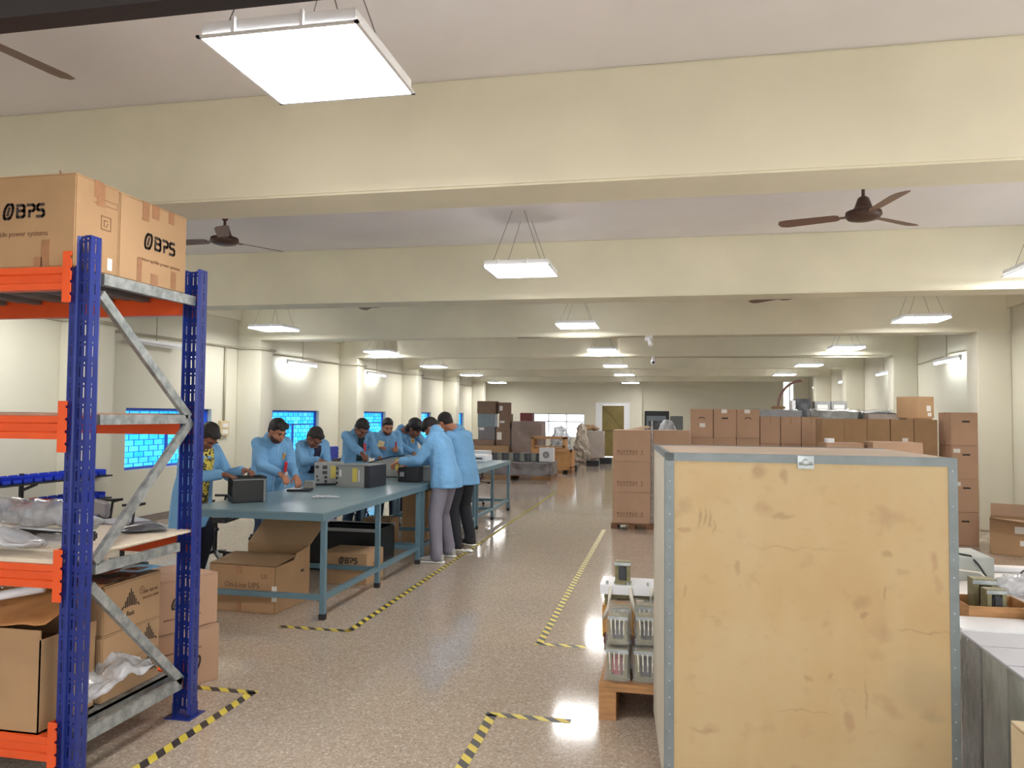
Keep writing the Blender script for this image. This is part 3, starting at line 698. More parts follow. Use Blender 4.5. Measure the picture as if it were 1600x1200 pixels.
# ---- third shelf: wrapped goods
def lump(name, label, cat, loc, size, m, amp=.03, seed=1, seg=26, rz=0):
    b = MB(); bmesh.ops.create_cube(b.bm, size=1); bmesh.ops.subdivide_edges(b.bm, edges=b.bm.edges, cuts=seg, use_grid_fill=True)
    for v in b.bm.verts: v.co = V((v.co.x*size[0], v.co.y*size[1], (v.co.z+.5)*size[2]))
    for v in b.bm.verts:
        u, w_, t_ = v.co.x/size[0]*2, v.co.y/size[1]*2, v.co.z/size[2]*2-1
        q = 1-.32*(1-math.sqrt(max(0, 1-u*u*.5-w_*w_*.33))) ; v.co.x *= math.sqrt(max(.05, 1-t_*t_*.4))**.6; v.co.y *= math.sqrt(max(.05, 1-t_*t_*.4)); v.co.z *= (1-.45*abs(u)**3)*(1-.35*abs(w_)**3)
    crumple(b, amp, 7, seed)
    crumple(b, amp*.45, 19, seed+3)
    z0 = min(v.co.z for v in b.bm.verts)
    for v in b.bm.verts: v.co.z -= z0
    o = b.build(name, m, smooth=True); o.location = loc; o.rotation_euler.z = math.radians(rz); return tag(o, label, cat)
ZS = .98
lump('wrapped_bundle', 'long bundle in cloudy plastic film at the back of the third shelf', 'wrapped bundle', (-3.28, 3.5, ZS), (.78, .17, .13), M_filmd, .035, 2, rz=-4)
o = lump('wrapped_bundle', 'clear film bundle at the front left of the third shelf', 'wrapped bundle', (-2.98, 2.98, ZS-.01), (.42, .17, .08), M_filmd, .035, 5)
lump('wrapped_bundle', 'smaller film bundle beside the folded black strip on the third shelf', 'wrapped bundle', (-2.78, 3.1, ZS-.01), (.26, .12, .05), M_film2, .02, 9, rz=20)
o = MB().box(-.25, .25, -.05, .05, 0, .045, bev=.01).build('black_strip', M_black); o.location = (-2.93, 3.24, ZS); o.rotation_euler.z = math.radians(-8); tag(o, 'folded black strip lying between plastic bundles on the third shelf', 'black strip')
lump('wrapped_bundle', 'flat dark film-wrapped part by the near upright behind the diagonal brace', 'wrapped bundle', (-2.66, 3.45+.12, ZS), (.22, .14, .03), M_greydk, .012, 12, rz=30)
# ---- floor cartons behind the rack
gB = 'brown cartons stacked behind the rear rack foot'
for k, (lb, z) in enumerate((('lower brown carton of the pair behind the rear rack foot', 0), ('upper brown carton of the pair behind the rear rack foot', .332))):
    cB = carton(lb, (-2.93+(-.02 if k else 0), 4.14, z), .42, .44, .33 if k == 0 else .3, -24 if k == 0 else -20, M_card3, group=gB, tapes=False)
    bps_logo(cB, (.2112, -.03 if k else .1, .14 if k else .1), FACE_R, .045 if k else .05) if k else strokes(LOGO[-3:], .22, M_ink, cB, (.2112, .12, .1), FACE_R, .06, 'printed_logo')
    text('uninterruptible power systems', .02, M_inkf, cB, (.2112, -.02, .08 if k else .22), FACE_R)

# ================================================================ PLYWOOD CRATE
cr = thing('plywood_crate', 'large plywood crate with metal edge strips filling the foreground', 'crate', (0, 3.18, 0))
FL, FR, BR_, BL_ = V((-.013, .006, 0)), V((1.055, -.015, 0)), V((1.03, .89, 0)), V((-.075, .898, 0))
Hc = 1.45
def quadbox(a, b, c, d, z0, z1): return [(p.x, p.y, z) for z in (z0, z1) for p in (a, b, c, d)]
MB().hexa(quadbox(FL+V((.012, .012, 0)), FR+V((-.012, .012, 0)), BR_+V((-.012, -.012, 0)), BL_+V((.012, -.012, 0)), .09, Hc-.012)).build('crate_core', M_cratew, cr)
MB().hexa(quadbox(FL+V((.004, .0, 0)), FR+V((-.004, 0, 0)), FR+V((-.004, .012, 0)), FL+V((.004, .012, 0)), .09, Hc-.004)).build('front_panel', M_crate, cr)
MB().hexa(quadbox(FL, FR, BR_, BL_, Hc-.01, Hc)).build('top_panel', M_cratet, cr)
MB().hexa(quadbox(BL_, FL, FL+V((.012, .012, 0)), BL_+V((.012, 0, 0)), .09, Hc-.01)).build('side_panel', M_cratew, cr)
for a, b in ((0, .1), (.44, .54), (.9, 1.0)):
    MB().box(a, b+.02, .03, .86, 0, .09).build('skid', M_wood, cr)
def edge(p0, p1, d1, d2, wd=.034):
    b = MB(); p0, p1, d1, d2 = V(p0), V(p1), V(d1), V(d2); t = .0025
    for da, nb in ((d1, d2), (d2, d1)):
        q = [p0-nb*t, p1-nb*t, p1-nb*t+da*wd, p0-nb*t+da*wd]
        b.poly(q, nb*t*.99)
    return b.build('edge_strip', M_alu, cr)
FX = (FR-FL).normalized(); FY = (BL_-FL).normalized(); FY2 = (BR_-FR).normalized(); U3 = V((0, 0, 1))
edge(FL+U3*Hc, FR+U3*Hc, FY, -U3, .03); edge(FL+U3*.09, FL+U3*Hc, FX, FY); edge(FR+U3*.09, FR+U3*Hc, -FX, FY2, .03)
edge(FL+U3*Hc, BL_+U3*Hc, FX, -U3, .02); edge(BL_+U3*Hc, BR_+U3*Hc, -FY, -U3, .02)
b = MB()
for z in [0.15+.066*i for i in range(20)]:
    for p in (FL+FX*.017, FR-FX*.016): b.ell((p.x, p.y-.003, z), (.0035, .002, .0035), n=8)
b.build('rivet', M_galv, cr)['kind'] = 'stuff'
b = MB(); cx = (FL+FR)/2
b.box(cx.x-.03, cx.x+.03, cx.y-.007, cx.y-.0028, Hc-.05, Hc-.0); b.tube((cx.x-.025, cx.y-.009, Hc-.03), (cx.x+.025, cx.y-.009, Hc-.03), .006); b.ell((cx.x, cx.y-.01, Hc-.025), (.014, .006, .014), n=12)
b.build('latch', M_galv, cr)

# ================================================================ WORK BENCHES
def bench(label, y0, y1, legs, ztop=.83, x0=-3.8, x1=-2.6):
    r = thing('work_bench', label, 'table', ((x0+x1)/2, (y0+y1)/2, 0), group='blue-grey steel work benches'); hx = (x1-x0)/2; oy = (y0+y1)/2
    ya, yb = y0-oy, y1-oy
    MB().box(-hx, hx, ya, yb, ztop-.012, ztop, bev=.003).build('table_top', M_ttop, r)
    b = MB()
    b.box(hx-.03, hx, ya, yb, ztop-.062, ztop-.012).box(-hx, -hx+.03, ya, yb, ztop-.062, ztop-.012).box(-hx+.03, hx-.03, ya, ya+.03, ztop-.062, ztop-.012).box(-hx+.03, hx-.03, yb-.03, yb, ztop-.062, ztop-.012)
    b.build('apron', M_tblu, r)
    for ly in legs:
        for s in (-1, 1):
            xx = s*(hx-.027)
            l = MB().box(xx-.02, xx+.02, ly-oy-.02, ly-oy+.02, .04, ztop-.062).build('leg', M_tblu, r)
            MB().box(xx-.023, xx+.023, ly-oy-.023, ly-oy+.023, 0, .045).build('foot_cap', M_foot, l)
        MB().box(-hx+.047, hx-.047, ly-oy-.018, ly-oy+.018, .15, .19).build('cross_bar', M_tblu, r)
    for s in (-1, 1):
        xx = s*(hx-.027); ls = sorted(legs)
        for a, c in zip(ls, ls[1:]): MB().box(xx-.018, xx+.018, a-oy+.02, c-oy-.02, .15, .19).build('stretcher', M_tblu, r)
    return r
bench('nearest blue-grey steel work bench, empty carton underneath', 5.55, 7.99, [5.63, 6.77, 7.93])
bench('middle blue-grey steel work bench beside the two workers with their backs turned', 8.02, 10.4, [8.08, 9.2, 10.34])
bench('farthest blue-grey steel work bench with empty end', 10.43, 12.75, [10.5, 11.48, 12.67])

# ---- devices on the bench
ZT = .831
r = thing('power_unit', 'black open-sided power unit with white label, nearest on the bench', 'electrical device', (-3.60, 6.12, ZT), 40)
b = MB().box(-.12, .15, -.14, -.135, 0, .21).box(-.12, .15, .135, .14, 0, .21).box(-.12, .15, -.14, .14, 0, .008).box(.142, .15, -.14, .14, 0, .215).box(-.12, -.112, -.14, .14, 0, .05)
b.build('case', M_black, r)
MB().box(.15, .156, -.145, .145, 0, .22, bev=.002).build('front_panel', M_dark, r)
MB().box(.1565, .158, .01, .12, .11, .2).build('display_bezel', mat('bezel_grey', (98, 92, 100), .4), r); MB().box(.1582, .159, .04, .085, .13, .185).build('paper_label', M_label, r)
b = MB()
for k in range(4): b.box(-.1, .12, -.1+k*.05, -.075+k*.05, .02, .14-.02*(k % 2))
b.build('circuit_board', mat('circuit_green', (46, 52, 40), .5, var=.4, scale=40), r)
MB().box(-.12, .155, -.148, -.141, .19, .2).box(.13, .15, -.148, -.14, 0, .2).build('case_edge', M_alu, r)
r = thing('power_unit', 'grey power unit with black sockets and yellow label, behind the near one', 'electrical device', (-3.62, 7.86, ZT), 22)
MB().box(-.15, .15, -.12, .12, .015, .235, bev=.003).build('case', M_grey, r)
b = MB()
for x, z, w_, h in ((-.12, .19, .035, .03), (-.04, .185, .05, .04), (-.04, .13, .05, .035), (-.03, .08, .03, .03), (-.03, .035, .03, .03), (-.12, .09, .02, .02), (-.11, .05, .02, .02)): b.box(x-w_/2, x+w_/2, -.123, -.12, z-h/2, z+h/2)
b.build('socket', M_black, r)
MB().box(.02, .1, -.1225, -.12, .07, .2).build('yellow_label', M_yellowlab, r)
MB().path([(-.15, -.16, .01), (0, -.19, .012), (.15, -.15, .01), (.22, -.1, .012)], .009, 6).build('cable', M_black, r)
r = thing('power_unit', 'large grey power unit with black front and yellow label, middle of the near bench', 'electrical device', (-3.2, 7.62, ZT), -6)
MB().box(-.19, .14, -.1, .28, 0, .225, bev=.003).build('case', M_grey, r)
MB().box(.14, .2, -.1, .28, 0, .225, bev=.004).build('front_panel', M_dark, r)
MB().box(.005, .06, -.1025, -.1, .06, .2).build('yellow_label', M_yellowlab, r); MB().box(-.145, -.125, -.1025, -.1, .11, .18).box(.075, .085, -.1025, -.1, .06, .18).build('paper_label', M_label, r)
b = MB()
for k in range(4): b.box(-.185, -.165, -.1025, -.1, .03+.05*k, .055+.05*k)
b.build('socket', M_black, r)
MB().box(-.2, .2, -.108, .285, .226, .23).build('case_lid', M_alu, r)
r = thing('power_unit', 'tilted grey power unit with yellow label at the joint of the benches', 'electrical device', (-3.38, 9.0, ZT), 2)
MB().hexa([(-.2, -.12, 0), (.25, -.12, 0), (.25, .15, 0), (-.2, .15, 0), (-.2, -.12, .17), (.25, -.12, .26), (.25, .15, .26), (-.2, .15, .17)]).build('case', M_grey, r)
MB().box(.14, .2, -.123, -.12, .08, .22).build('yellow_label', M_yellowlab, r); MB().box(-.16, -.13, -.123, -.12, .11, .15).build('paper_label', M_label, r)
MB().path([(-.2, -.122, .17), (0, -.124, .225), (.1, -.124, .25), (.25, -.122, .26)], .008, 6).build('case_edge', M_black, r)
MB().path([(-.22, -.2, .01), (0, -.24, .012), (.2, -.22, .01)], .008, 6).build('cable', M_black, r)
r = thing('power_unit', 'small black boxy power unit at the edge of the bench', 'electrical device', (-2.88, 8.42, ZT), 2)
MB().box(-.12, .12, -.1, .1, 0, .165, bev=.004).build('case', M_black, r); MB().box(-.1, -.05, -.102, -.1, .06, .11).build('paper_label', M_greyboxes, r)
b = MB()
for k in range(5): b.box(-.02+k*.026, -.008+k*.026, -.1025, -.1, .02, .15)
b.build('vent', M_dark, r)
o = thing('power_unit', 'grey metal box beside the bent-over worker on the bench edge', 'electrical device', (-2.72, 8.65, ZT), 0)
MB().box(-.08, .09, -.14, .14, 0, .16, bev=.003).build('case', M_grey, o)
b = MB().box(-.12, .1, -.09, .09, 0, .02, bev=.003); r = b.build('clipboard', M_black); r.location = (-3.55, 7.07, ZT); r.rotation_euler.z = math.radians(14); tag(r, 'dark flat tray with white paper in front of the second worker', 'tray')
MB().box(-.1, .0, -.07, .06, .0205, .023).build('paper', M_label, r)
o = MB().box(-.05, .05, -.03, .03, 0, .07, bev=.002).build('small_grey_box', M_grey); o.location = (-3.5, 7.15, ZT+.022); tag(o, 'small grey box standing on the dark tray', 'box')
lump('plastic_bag', 'flat clear plastic bag lying on the near bench', 'plastic bag', (-3.04, 6.55, ZT), (.24, .09, .022), M_filmd, .01, 4, 12, rz=8)
# far bench
r = thing('flat_device', 'white flat device with grey stripes on the farthest bench', 'electrical device', (-3.15, 12.35, ZT)); MB().box(-.35, .25, -.2, .3, 0, .1, bev=.01).build('case', M_white, r); MB().box(-.3, .2, -.203, -.2, .04, .07).build('vent', M_greydk, r)
# ---- cartons under and around the benches
r = thing('open_carton', 'large open brown carton under the near end of the bench', 'box', (-3.34, 5.96, 0), -3)
b = MB(); hx, hy = .3, .27
b.box(-hx, hx, -hy, -hy+.006, 0, .37).box(-hx, -hx+.006, -hy, hy, 0, .38).box(-hx, hx, hy-.006, hy, 0, .46).box(-hx, hx, -hy, hy, 0, .006)
b.poly([(hx, -hy, 0), (hx, hy, 0), (hx, hy, .46), (hx, hy-.22, .43), (hx, hy-.26, .38), (hx, -hy, .37)], (-.006, 0, 0))
b.build('carton_body', M_card2, r)
MB().hexa([(-hx, hy-.004, .46), (hx, hy-.004, .46), (hx+.06, hy+.16, .64), (-hx+.05, hy+.16, .64), (-hx, hy+.002, .46), (hx, hy+.002, .46), (hx+.06, hy+.166, .64), (-hx+.05, hy+.166, .64)]).build('open_flap', M_cardin, r)
MB().hexa([(-hx, -hy+.02, .372), (hx-.01, -hy+.02, .372), (hx-.01, hy-.2, .41), (-hx, hy-.2, .41), (-hx, -hy+.02, .377), (hx-.01, -hy+.02, .377), (hx-.01, hy-.2, .415), (-hx, hy-.2, .415)]).build('tucked_flap', M_card2, r)
text('On-Line UPS', .06, M_inkf, r, (-.0, -hy-.001, .215), FACE_F)
text('US', .05, M_inkf, r, (.2, -hy-.001, .29), FACE_F)
MB().box(hx, hx+.0015, .12, .17, .26, .28).build('hand_hole', M_ink, r); MB().box(hx-.03, hx+.001, -hy-.001, -hy+.02, .1, .22).build('torn_edge', M_label, r)
MB().box(-.05, .0, -hy-.0015, -hy, .0, .08).box(-.05, .0, -hy-.0015, -hy, .31, .37).build('tape_strip', M_tapeb, r)
cU = carton('long brown carton on the floor under the bench, dark logo low on its side', (-2.98, 7.03, 0), .46, .42, .29, -1, M_card, tapes=False)
bps_logo(cU, (.02, -.212, .2), FACE_F, .045); strokes([[(0, 0), (1, 1)], [(1, 0), (0, 1)], [(0, 1), (1, 1)]], .1, M_inkf, cU, (.2312, -.05, .08), FACE_R, .1, 'printed_symbols')
r = thing('black_crate', 'wide black plastic crate under the bench behind the long carton', 'crate', (-3.2, 7.65, 0))
b = MB().box(-.42, .32, -.25, .25, 0, .02).box(-.42, .32, -.25, -.235, 0, .42).box(-.42, .32, .235, .25, 0, .42).box(-.42, -.405, -.25, .25, 0, .42).box(.305, .32, -.25, .25, 0, .42)
b.build('crate_body', M_black, r); MB().box(-.43, .33, -.26, -.235, .40, .43).box(-.43, .33, .235, .26, .40, .43).build('rim', M_greyboxes, r)
carton('small brown carton beside the black crate under the bench', (-3.4, 8.85, 0), .36, .3, .35, 0, M_card2, tapes=False)
carton('tall brown carton standing under the middle bench behind the grey trousers', (-3.15, 9.55, .0), .34, .34, .62, 0, M_card2)

# ---- chairs
def office_chair(label, loc, rz, m=M_black, back=.9):
    r = thing('office_chair', label, 'chair', loc, rz)
    MB().box(-.23, .23, -.22, .22, .44, .5, bev=.025).build('seat', m, r, smooth=False)
    MB().box(-.21, .21, .2, .25, .56, back, bev=.022).build('backrest', m, r)
    MB().box(-.025, .025, .2, .235, .42, .7).build('back_bar', M_black, r); MB().tube((0, 0, .12), (0, 0, .44), .025).build('column', M_black, r)
    b = MB()
    for k in range(5):
        a = 2*PI*k/5; b.bar((0, 0, .12), (.27*math.cos(a), .27*math.sin(a), .07), .04, .03)
    b.build('star_base', M_dark, r)
    b = MB()
    for k in range(5):
        a = 2*PI*k/5; b.ell((.27*math.cos(a), .27*math.sin(a), .028), (.028, .02, .028), n=10)
    b.build('castor', M_foot, r)
    b = MB()
    for s in (-1, 1): b.path([(s*.22, .02, .47), (s*.27, .02, .5), (s*.27, .0, .66), (s*.27, -.1, .68), (s*.27, .12, .68)], .014, 6)
    b.build('armrest', M_black, r)
    MB().path([(-.08, -.0, .43), (-.2, -.1, .42), (-.3, -.14, .40)], .006, 6).ell((-.32, -.15, .395), (.035, .02, .02), n=10).build('lever', M_black, r)
    return r
office_chair('black office chair with a side lever behind the near open carton', (-4.75, 7.5, 0), 100)
office_chair('black office chair behind the bench between two workers', (-4.9, 9.0, 0), 80)
office_chair('black office chair near the far windows behind the middle bench', (-4.8, 11.2, 0), 95)
office_chair('grey plastic-covered office chair by the left wall seen through the rack', (-5.4, 6.9, 0), 150, mat('grey_cover', (150, 146, 152), .5), .72)
office_chair('black office chair by the coloured bins at the left edge', (-6.2, 6.0, 0), 180, M_black, .84)
office_chair('black office chair with its back showing above the farthest bench', (-3.9, 13.6, 0), 180, M_black, 1.02)
office_chair('dark red office chair beside the end of the benches', (-3.45, 13.2, 0), 170, mat('maroon', (84, 48, 58), .6), .9)

# ---- parts bins on a stand at the left wall
def binm(m):
    b = MB(); b.box(-.06, .06, -.1, -.095, 0, .04).box(-.06, .06, .095, .1, 0, .08).box(-.06, -.055, -.1, .1, 0, .07).box(.055, .06, -.1, .1, 0, .07).box(-.06, .06, -.1, .1, 0, .005)
    return b
stand = thing('bin_stand', 'low dark metal stand with three tiers of bin shelves by the left wall', 'shelf', (-6.9, 7.5, 0), 90)
SH = [.81, .535, .29]
for z in SH: MB().box(-1.1, .95, -.12, .12, z-.02, z).build('shelf', M_dark, stand)
for x in (-1.05, -.2, .6):
    MB().box(x-.015, x+.015, .08, .12, 0, .9).build('post', M_black, stand)
    for z in SH: MB().bar((x, -.1, z-.02), (x, .1, z-.1), .02, .03).build('bracket', M_black, stand)
cnt = 0
for ti, z in enumerate(SH):
    for k in range(14):
        yy = 7.5-1.02+k*.14
        red = ti == 1 and k in (4, 5, 7)
        b0 = binm(0).build('parts_bin', M_binr if red else M_binb)
        b0.location = (-6.9, yy, z+.001); b0.rotation_euler.z = PI/2
        tag(b0, ('red plastic parts bin in the middle tier by the left wall' if red else 'blue plastic parts bin in the %s tier by the left wall' % ('top', 'middle', 'bottom')[ti]), 'bin', group=('red parts bins in the middle tier' if red else 'blue parts bins in the %s tier' % ('top', 'middle', 'bottom')[ti]))
r = thing('plastic_crate_stack', 'royal blue stacked plastic crates between the workers by the wall', 'crate', (-6.2, 13.1, 0))
for k in range(4):
    b = MB().box(-.28, .25, -.2, .2, .0+k*.25, .24+k*.25, bev=.012)
    for j in range(3): b.box(-.29, .26, -.21, .21, .05+j*.07+k*.25, .062+j*.07+k*.25)
    b.build('crate_tier', M_binb, r)
r['label'] = 'royal blue ribbed plastic crates standing between two workers by the wall'

# ================================================================ CENTRE AND RIGHT CARTON STACKS
def pallet(label, x0, x1, y0, y1, h=.13, m=None):
    r = thing('pallet', label, 'pallet', ((x0+x1)/2, (y0+y1)/2, 0)); hx, hy = (x1-x0)/2, (y1-y0)/2; m = m or M_wood
    n = max(3, int((y1-y0)/.14)); b = MB()
    for k in range(n):
        yy = -hy+k*(2*hy-.1)/(n-1); b.box(-hx, hx, yy, yy+.1, h-.02, h)
    b.build('deck_boards', m, r)
    for s in (-1, 0, 1): 
        xx = s*(hx-.045); MB().box(xx-.045, xx+.045, -hy, hy, .02, h-.021).box(xx-.045, xx+.045, -hy, -hy+.1, 0, .02).box(xx-.045, xx+.045, hy-.1, hy, 0, .02).build('bearer', m, r)
    return r
pallet('dark low pallet under the three-carton stack at the aisle', -.8, -.22, 11.06, 11.62, .08, M_wood2)
z = .081
for k, nm in enumerate(('bottom', 'middle', 'top')):
    c = carton('%s brown carton of the free-standing stack at the aisle, printed symbols low' % nm, (-.515, 11.33, z), .53, .52, .437, 0, M_card3, group='cartons stacked at the aisle', tapes=False)
    glyph_row(c, (-.19, -.262, .11), FACE_F, .045, M_inkf); z += .438
pallet('low pallet under the wider carton stack beside the aisle stack', -.24, .3, 11.15, 11.7, .08, M_wood2)
z = .081
for k, nm in enumerate(('bottom', 'middle', 'top')):
    c = carton('%s plain brown carton of the stack just behind the crate corner' % nm, (.032, 11.43, z), .52, .5, .437, 0, M_card3, group='plain cartons behind the crate corner', tapes=False); z += .438
o = MB().tube((-.235, 11.14, 0), (-.235, 11.14, 1.53), .012).build('steel_post', M_galv); tag(o, 'thin grey steel post between the two carton stacks', 'post')
c = carton('small open brown carton with raised lid beyond the aisle stack', (-.55, 14.3, 0), .4, .4, 1.32, 12, M_card2, tapes=False)
MB().hexa([(-.2, -.2, 1.32), (.2, -.2, 1.38), (.2, .1, 1.42), (-.2, .1, 1.34), (-.2, -.2, 1.325), (.2, -.2, 1.385), (.2, .1, 1.425), (-.2, .1, 1.345)]).build('open_flap', M_card, c)
c['label'] = 'tall brown carton with a raised lid beyond the aisle stack'
# row of upright cartons (hand holes)
gR, gH = 'upright cartons in the row behind the crate', 'hidden lower cartons behind the crate'
hid = 'brown carton in the tiers hidden low behind the plywood crate'
def column(x, y, w_, d, ztop, tiers, label, hand=None, lab=False, tape=False, hidden_from=1, m=None, group=gR, l2=None):
    h = ztop/tiers
    for k in range(tiers):
        top = tiers-1-k
        lb = label if top == 0 else (l2 if (top == 1 and l2) else hid)
        if top > hidden_from and lb != hid: lb = hid
        c = carton(lb, (x, y, k*h), w_-.006, d, h-.001, random.uniform(-1, 1), m or M_card3, group=group if top == 0 else gH, tapes=True if top == 0 else False)
        if top == 0:
            if hand: slot_front(c, 0, h*.68, d/2, hand == 'arc')
            if lab == 1: MB().box(-.03, .05, -d/2-.002, -d/2, h*.36, h*.5).build('paper_label', M_label, c)
            if lab == 2: MB().box(.0, .07, -d/2-.002, -d/2, h*.25, h*.38).build('paper_label', M_label, c)
            if lab == 3: MB().box(-.05, .03, -d/2-.002, -d/2, h*.86, h*.99).build('tape_patch', M_label, c)
            if tape: MB().box(-.012, .012, -d/2-.003, -d/2, h*.72, h*1.0).build('loose_tape', M_cardin, c)
ordA = ['first', 'second', 'third']
for k in range(3):
    column(.49+.335*k, 12.2, .335, .45, 1.71, 4, 'tall brown carton with %s, %s of the raised trio' % (('arched hand hole and white label', 'flat hand hole and patch', 'arched hand hole and patch')[k], ordA[k]), ('arc', 'flat', 'arc')[k], (1, 3, 3)[k], l2='brown carton directly under the %s raised carton of the trio' % ordA[k])
for k in range(3):
    column(1.475+.29*k, 12.2, .29, .45, 1.605, 4, 'brown carton %s the raised trio, faint symbols on its front' % ('next right after', 'two places after', 'three places after')[k], None, 0, True)
for k in range(5):
    column(2.16+.287*k, 11.25, .287, .45, 1.582, 4, 'darker brown carton in the rear part of the row, %s' % ('half hidden at its start', 'second from its start', 'third from its start', 'with a small white label', 'last before the tall stack')[k], None, 2 if k == 3 else 0, m=M_card2)
# tall stack at the right
z = 0
for k, nm in enumerate(('bottom', 'lower middle', 'upper middle', 'top')):
    h = .42; c = carton('%s pinkish brown carton of the tall stack near the right wall' % nm, (3.675, 10.98, z), .315, .46, h-.002, 0, M_card3, group='cartons of the tall stack near the right wall')
    slot_front(c, .02 if k else -.0, h*.72, .23)
    if k in (1, 2): MB().box(-.13, -.05, -.232, -.23, h*.78, h*.9).build('paper_label', M_label, c)
    z += h
column(3.52, 12.2, .34, .4, 1.6, 4, 'brown carton supporting the small half-open one by the wall', m=M_card2)
c = carton('single brown carton standing highest near the right wall, two white labels', (3.52, 12.2, 1.601), .33, .36, .31, 32, M_card, tapes=False)
MB().box(.02, .1, -.182, -.18, .1, .18).box(.04, .11, -.182, -.18, .03, .08).build('paper_label', M_label, c)
# cartons lying in front of the rows (just above the crate edge)
column(2.02, 9.85, .42, .45, 1.30, 3, 'low brown carton with lighter top just above the crate edge', m=M_card3)
column(2.52, 9.6, .53, .45, 1.325, 3, 'wide pinkish carton just above the right part of the crate edge', m=M_card3)
r = thing('tape_roll', 'white tape roll standing on the low brown carton', 'tape roll', (2.1, 9.55, 1.3305-.0)); r.location = (1.88, 9.8, 1.301)
MB().lathe([(.035, 0), (.055, 0), (.055, .05), (.035, .05)]).build('roll', M_white, r, smooth=False)
r = thing('open_carton', 'open brown carton by the right wall with flap up and two labels', 'box', (4.05, 10.28, 0), -22)
b = MB(); b.box(-.25, .25, -.2, -.195, 0, .42).box(-.25, .25, .195, .2, 0, .42).box(-.25, -.245, -.2, .2, 0, .42).box(.245, .25, -.2, .2, 0, .42).box(-.25, .25, -.2, .2, 0, .006); b.build('carton_body', M_card, r)
MB().hexa([(-.25, .195, .42), (.25, .195, .42), (.25, .24, .56), (-.25, .24, .56), (-.25, .2, .42), (.25, .2, .42), (.25, .245, .56), (-.25, .245, .56)]).build('open_flap', M_card3, r)
MB().hexa([(-.25, -.2, .42), (.25, -.2, .42), (.25, -.36, .40), (-.25, -.36, .44), (-.25, -.2, .425), (.25, -.2, .425), (.25, -.36, .405), (-.25, -.36, .445)]).build('bent_flap', M_card3, r)
MB().box(.0, .1, -.202, -.2, .26, .34).box(.05, .16, -.202, -.2, .12, .18).build('paper_label', M_label, r)
bps_logo(r, (-.252, .03, .27), FACE_L, .05)

# ---- wrapped goods beyond the rows
def wrapped_load(label, x0, x1, y0, y1, h, m=M_greyw, rz=0, sheet=True, base=True, amp=.02, cat='wrapped load'):
    r = thing('wrapped_load', label, cat, ((x0+x1)/2, (y0+y1)/2, 0), rz); hx, hy = (x1-x0)/2, (y1-y0)/2
    b = MB(); bmesh.ops.create_cube(b.bm, size=1); bmesh.ops.subdivide_edges(b.bm, edges=b.bm.edges, cuts=9, use_grid_fill=True)
    z0 = .12 if base else 0
    for v in b.bm.verts: v.co = V((v.co.x*2*hx, v.co.y*2*hy, (v.co.z+.5)*(h-z0)+z0))
    crumple(b, amp, 4, x0*3); b.build('wrapped_goods', m, r)
    b = MB(); bmesh.ops.create_cube(b.bm, size=1); bmesh.ops.subdivide_edges(b.bm, edges=b.bm.edges, cuts=11, use_grid_fill=True)
    for v in b.bm.verts: v.co = V((v.co.x*(2*hx+.03), v.co.y*(2*hy+.03), (v.co.z+.5)*(h-z0+.01)+z0))
    crumple(b, amp*1.3, 5, x0*3+1); b.build('stretch_film', M_film, r, smooth=True)
    if base:
        b = MB().box(-hx, hx, -hy, hy, .1, .12)
        for s in (-1, 0, 1): b.box(s*(hx-.05)-.05, s*(hx-.05)+.05, -hy, hy, 0, .1)
        b.build('pallet_base', M_wood2, r)
    return r
wrapped_load('grey wrapped load with rumpled pale top beyond the darker cartons', 2.45, 3.05, 13.6, 14.6, 1.72, M_greyw, amp=.05)
wrapped_load('low grey wrapped load beside the rumpled one near the right wall', 3.16, 3.62, 13.55, 14.3, 1.7, M_greydk, amp=.04)
carton('greyish carton on the wrapped load near the right wall pillar', (3.33, 13.1, 0), .55, .35, 1.66, 0, mat('grey_brown', (150, 138, 128), .7, var=.08), tapes=False)
wrapped_load('pale wrapped load under the curved hose', 1.35, 2.3, 14.4, 15.2, 1.72, mat('pale_wrap', (168, 170, 174), .4, var=.1), amp=.03)
for k, (x, lb, mm) in enumerate(((3.1, 'grey carton with label, left of the far pair by the tube lights', M_greyboxes), (3.42, 'grey carton with dark print, right of the far pair', M_greyboxes), (2.72, 'dark rounded wrapped unit left of the far grey cartons', M_greydk), (2.55, 'pale upright board beside the dark wrapped unit', M_white))):
    w_ = (.3, .3, .3, .1)[k]
    c = carton(lb, (x, 17.0, 0), w_, .35, (1.93, 1.93, 1.98, 1.95)[k], 0, mm, tapes=False)
    if k < 2: MB().box(-.1, .1, -.177, -.175, 1.72, 1.86).build('paper_label', M_label, c)
c = MB().path([(1.95, 14.7, 1.76)]+[(1.95+.42*(1-math.cos(a)), 14.7, 1.8+.46*math.sin(a)) for a in [i*PI/2/10 for i in range(11)]], .022, 8).build('hose', mat('hose_red', (150, 110, 104), .5), smooth=True); tag(c, 'reddish curved hose rising from the pale wrapped load', 'hose')
o = MB().box(-.12, .12, -.06, .06, 0, .05, bev=.01).build('hose_bracket', M_card2); o.location = (1.95, 14.7, 1.745); tag(o, 'small brown bracket holding the foot of the curved hose', 'bracket')
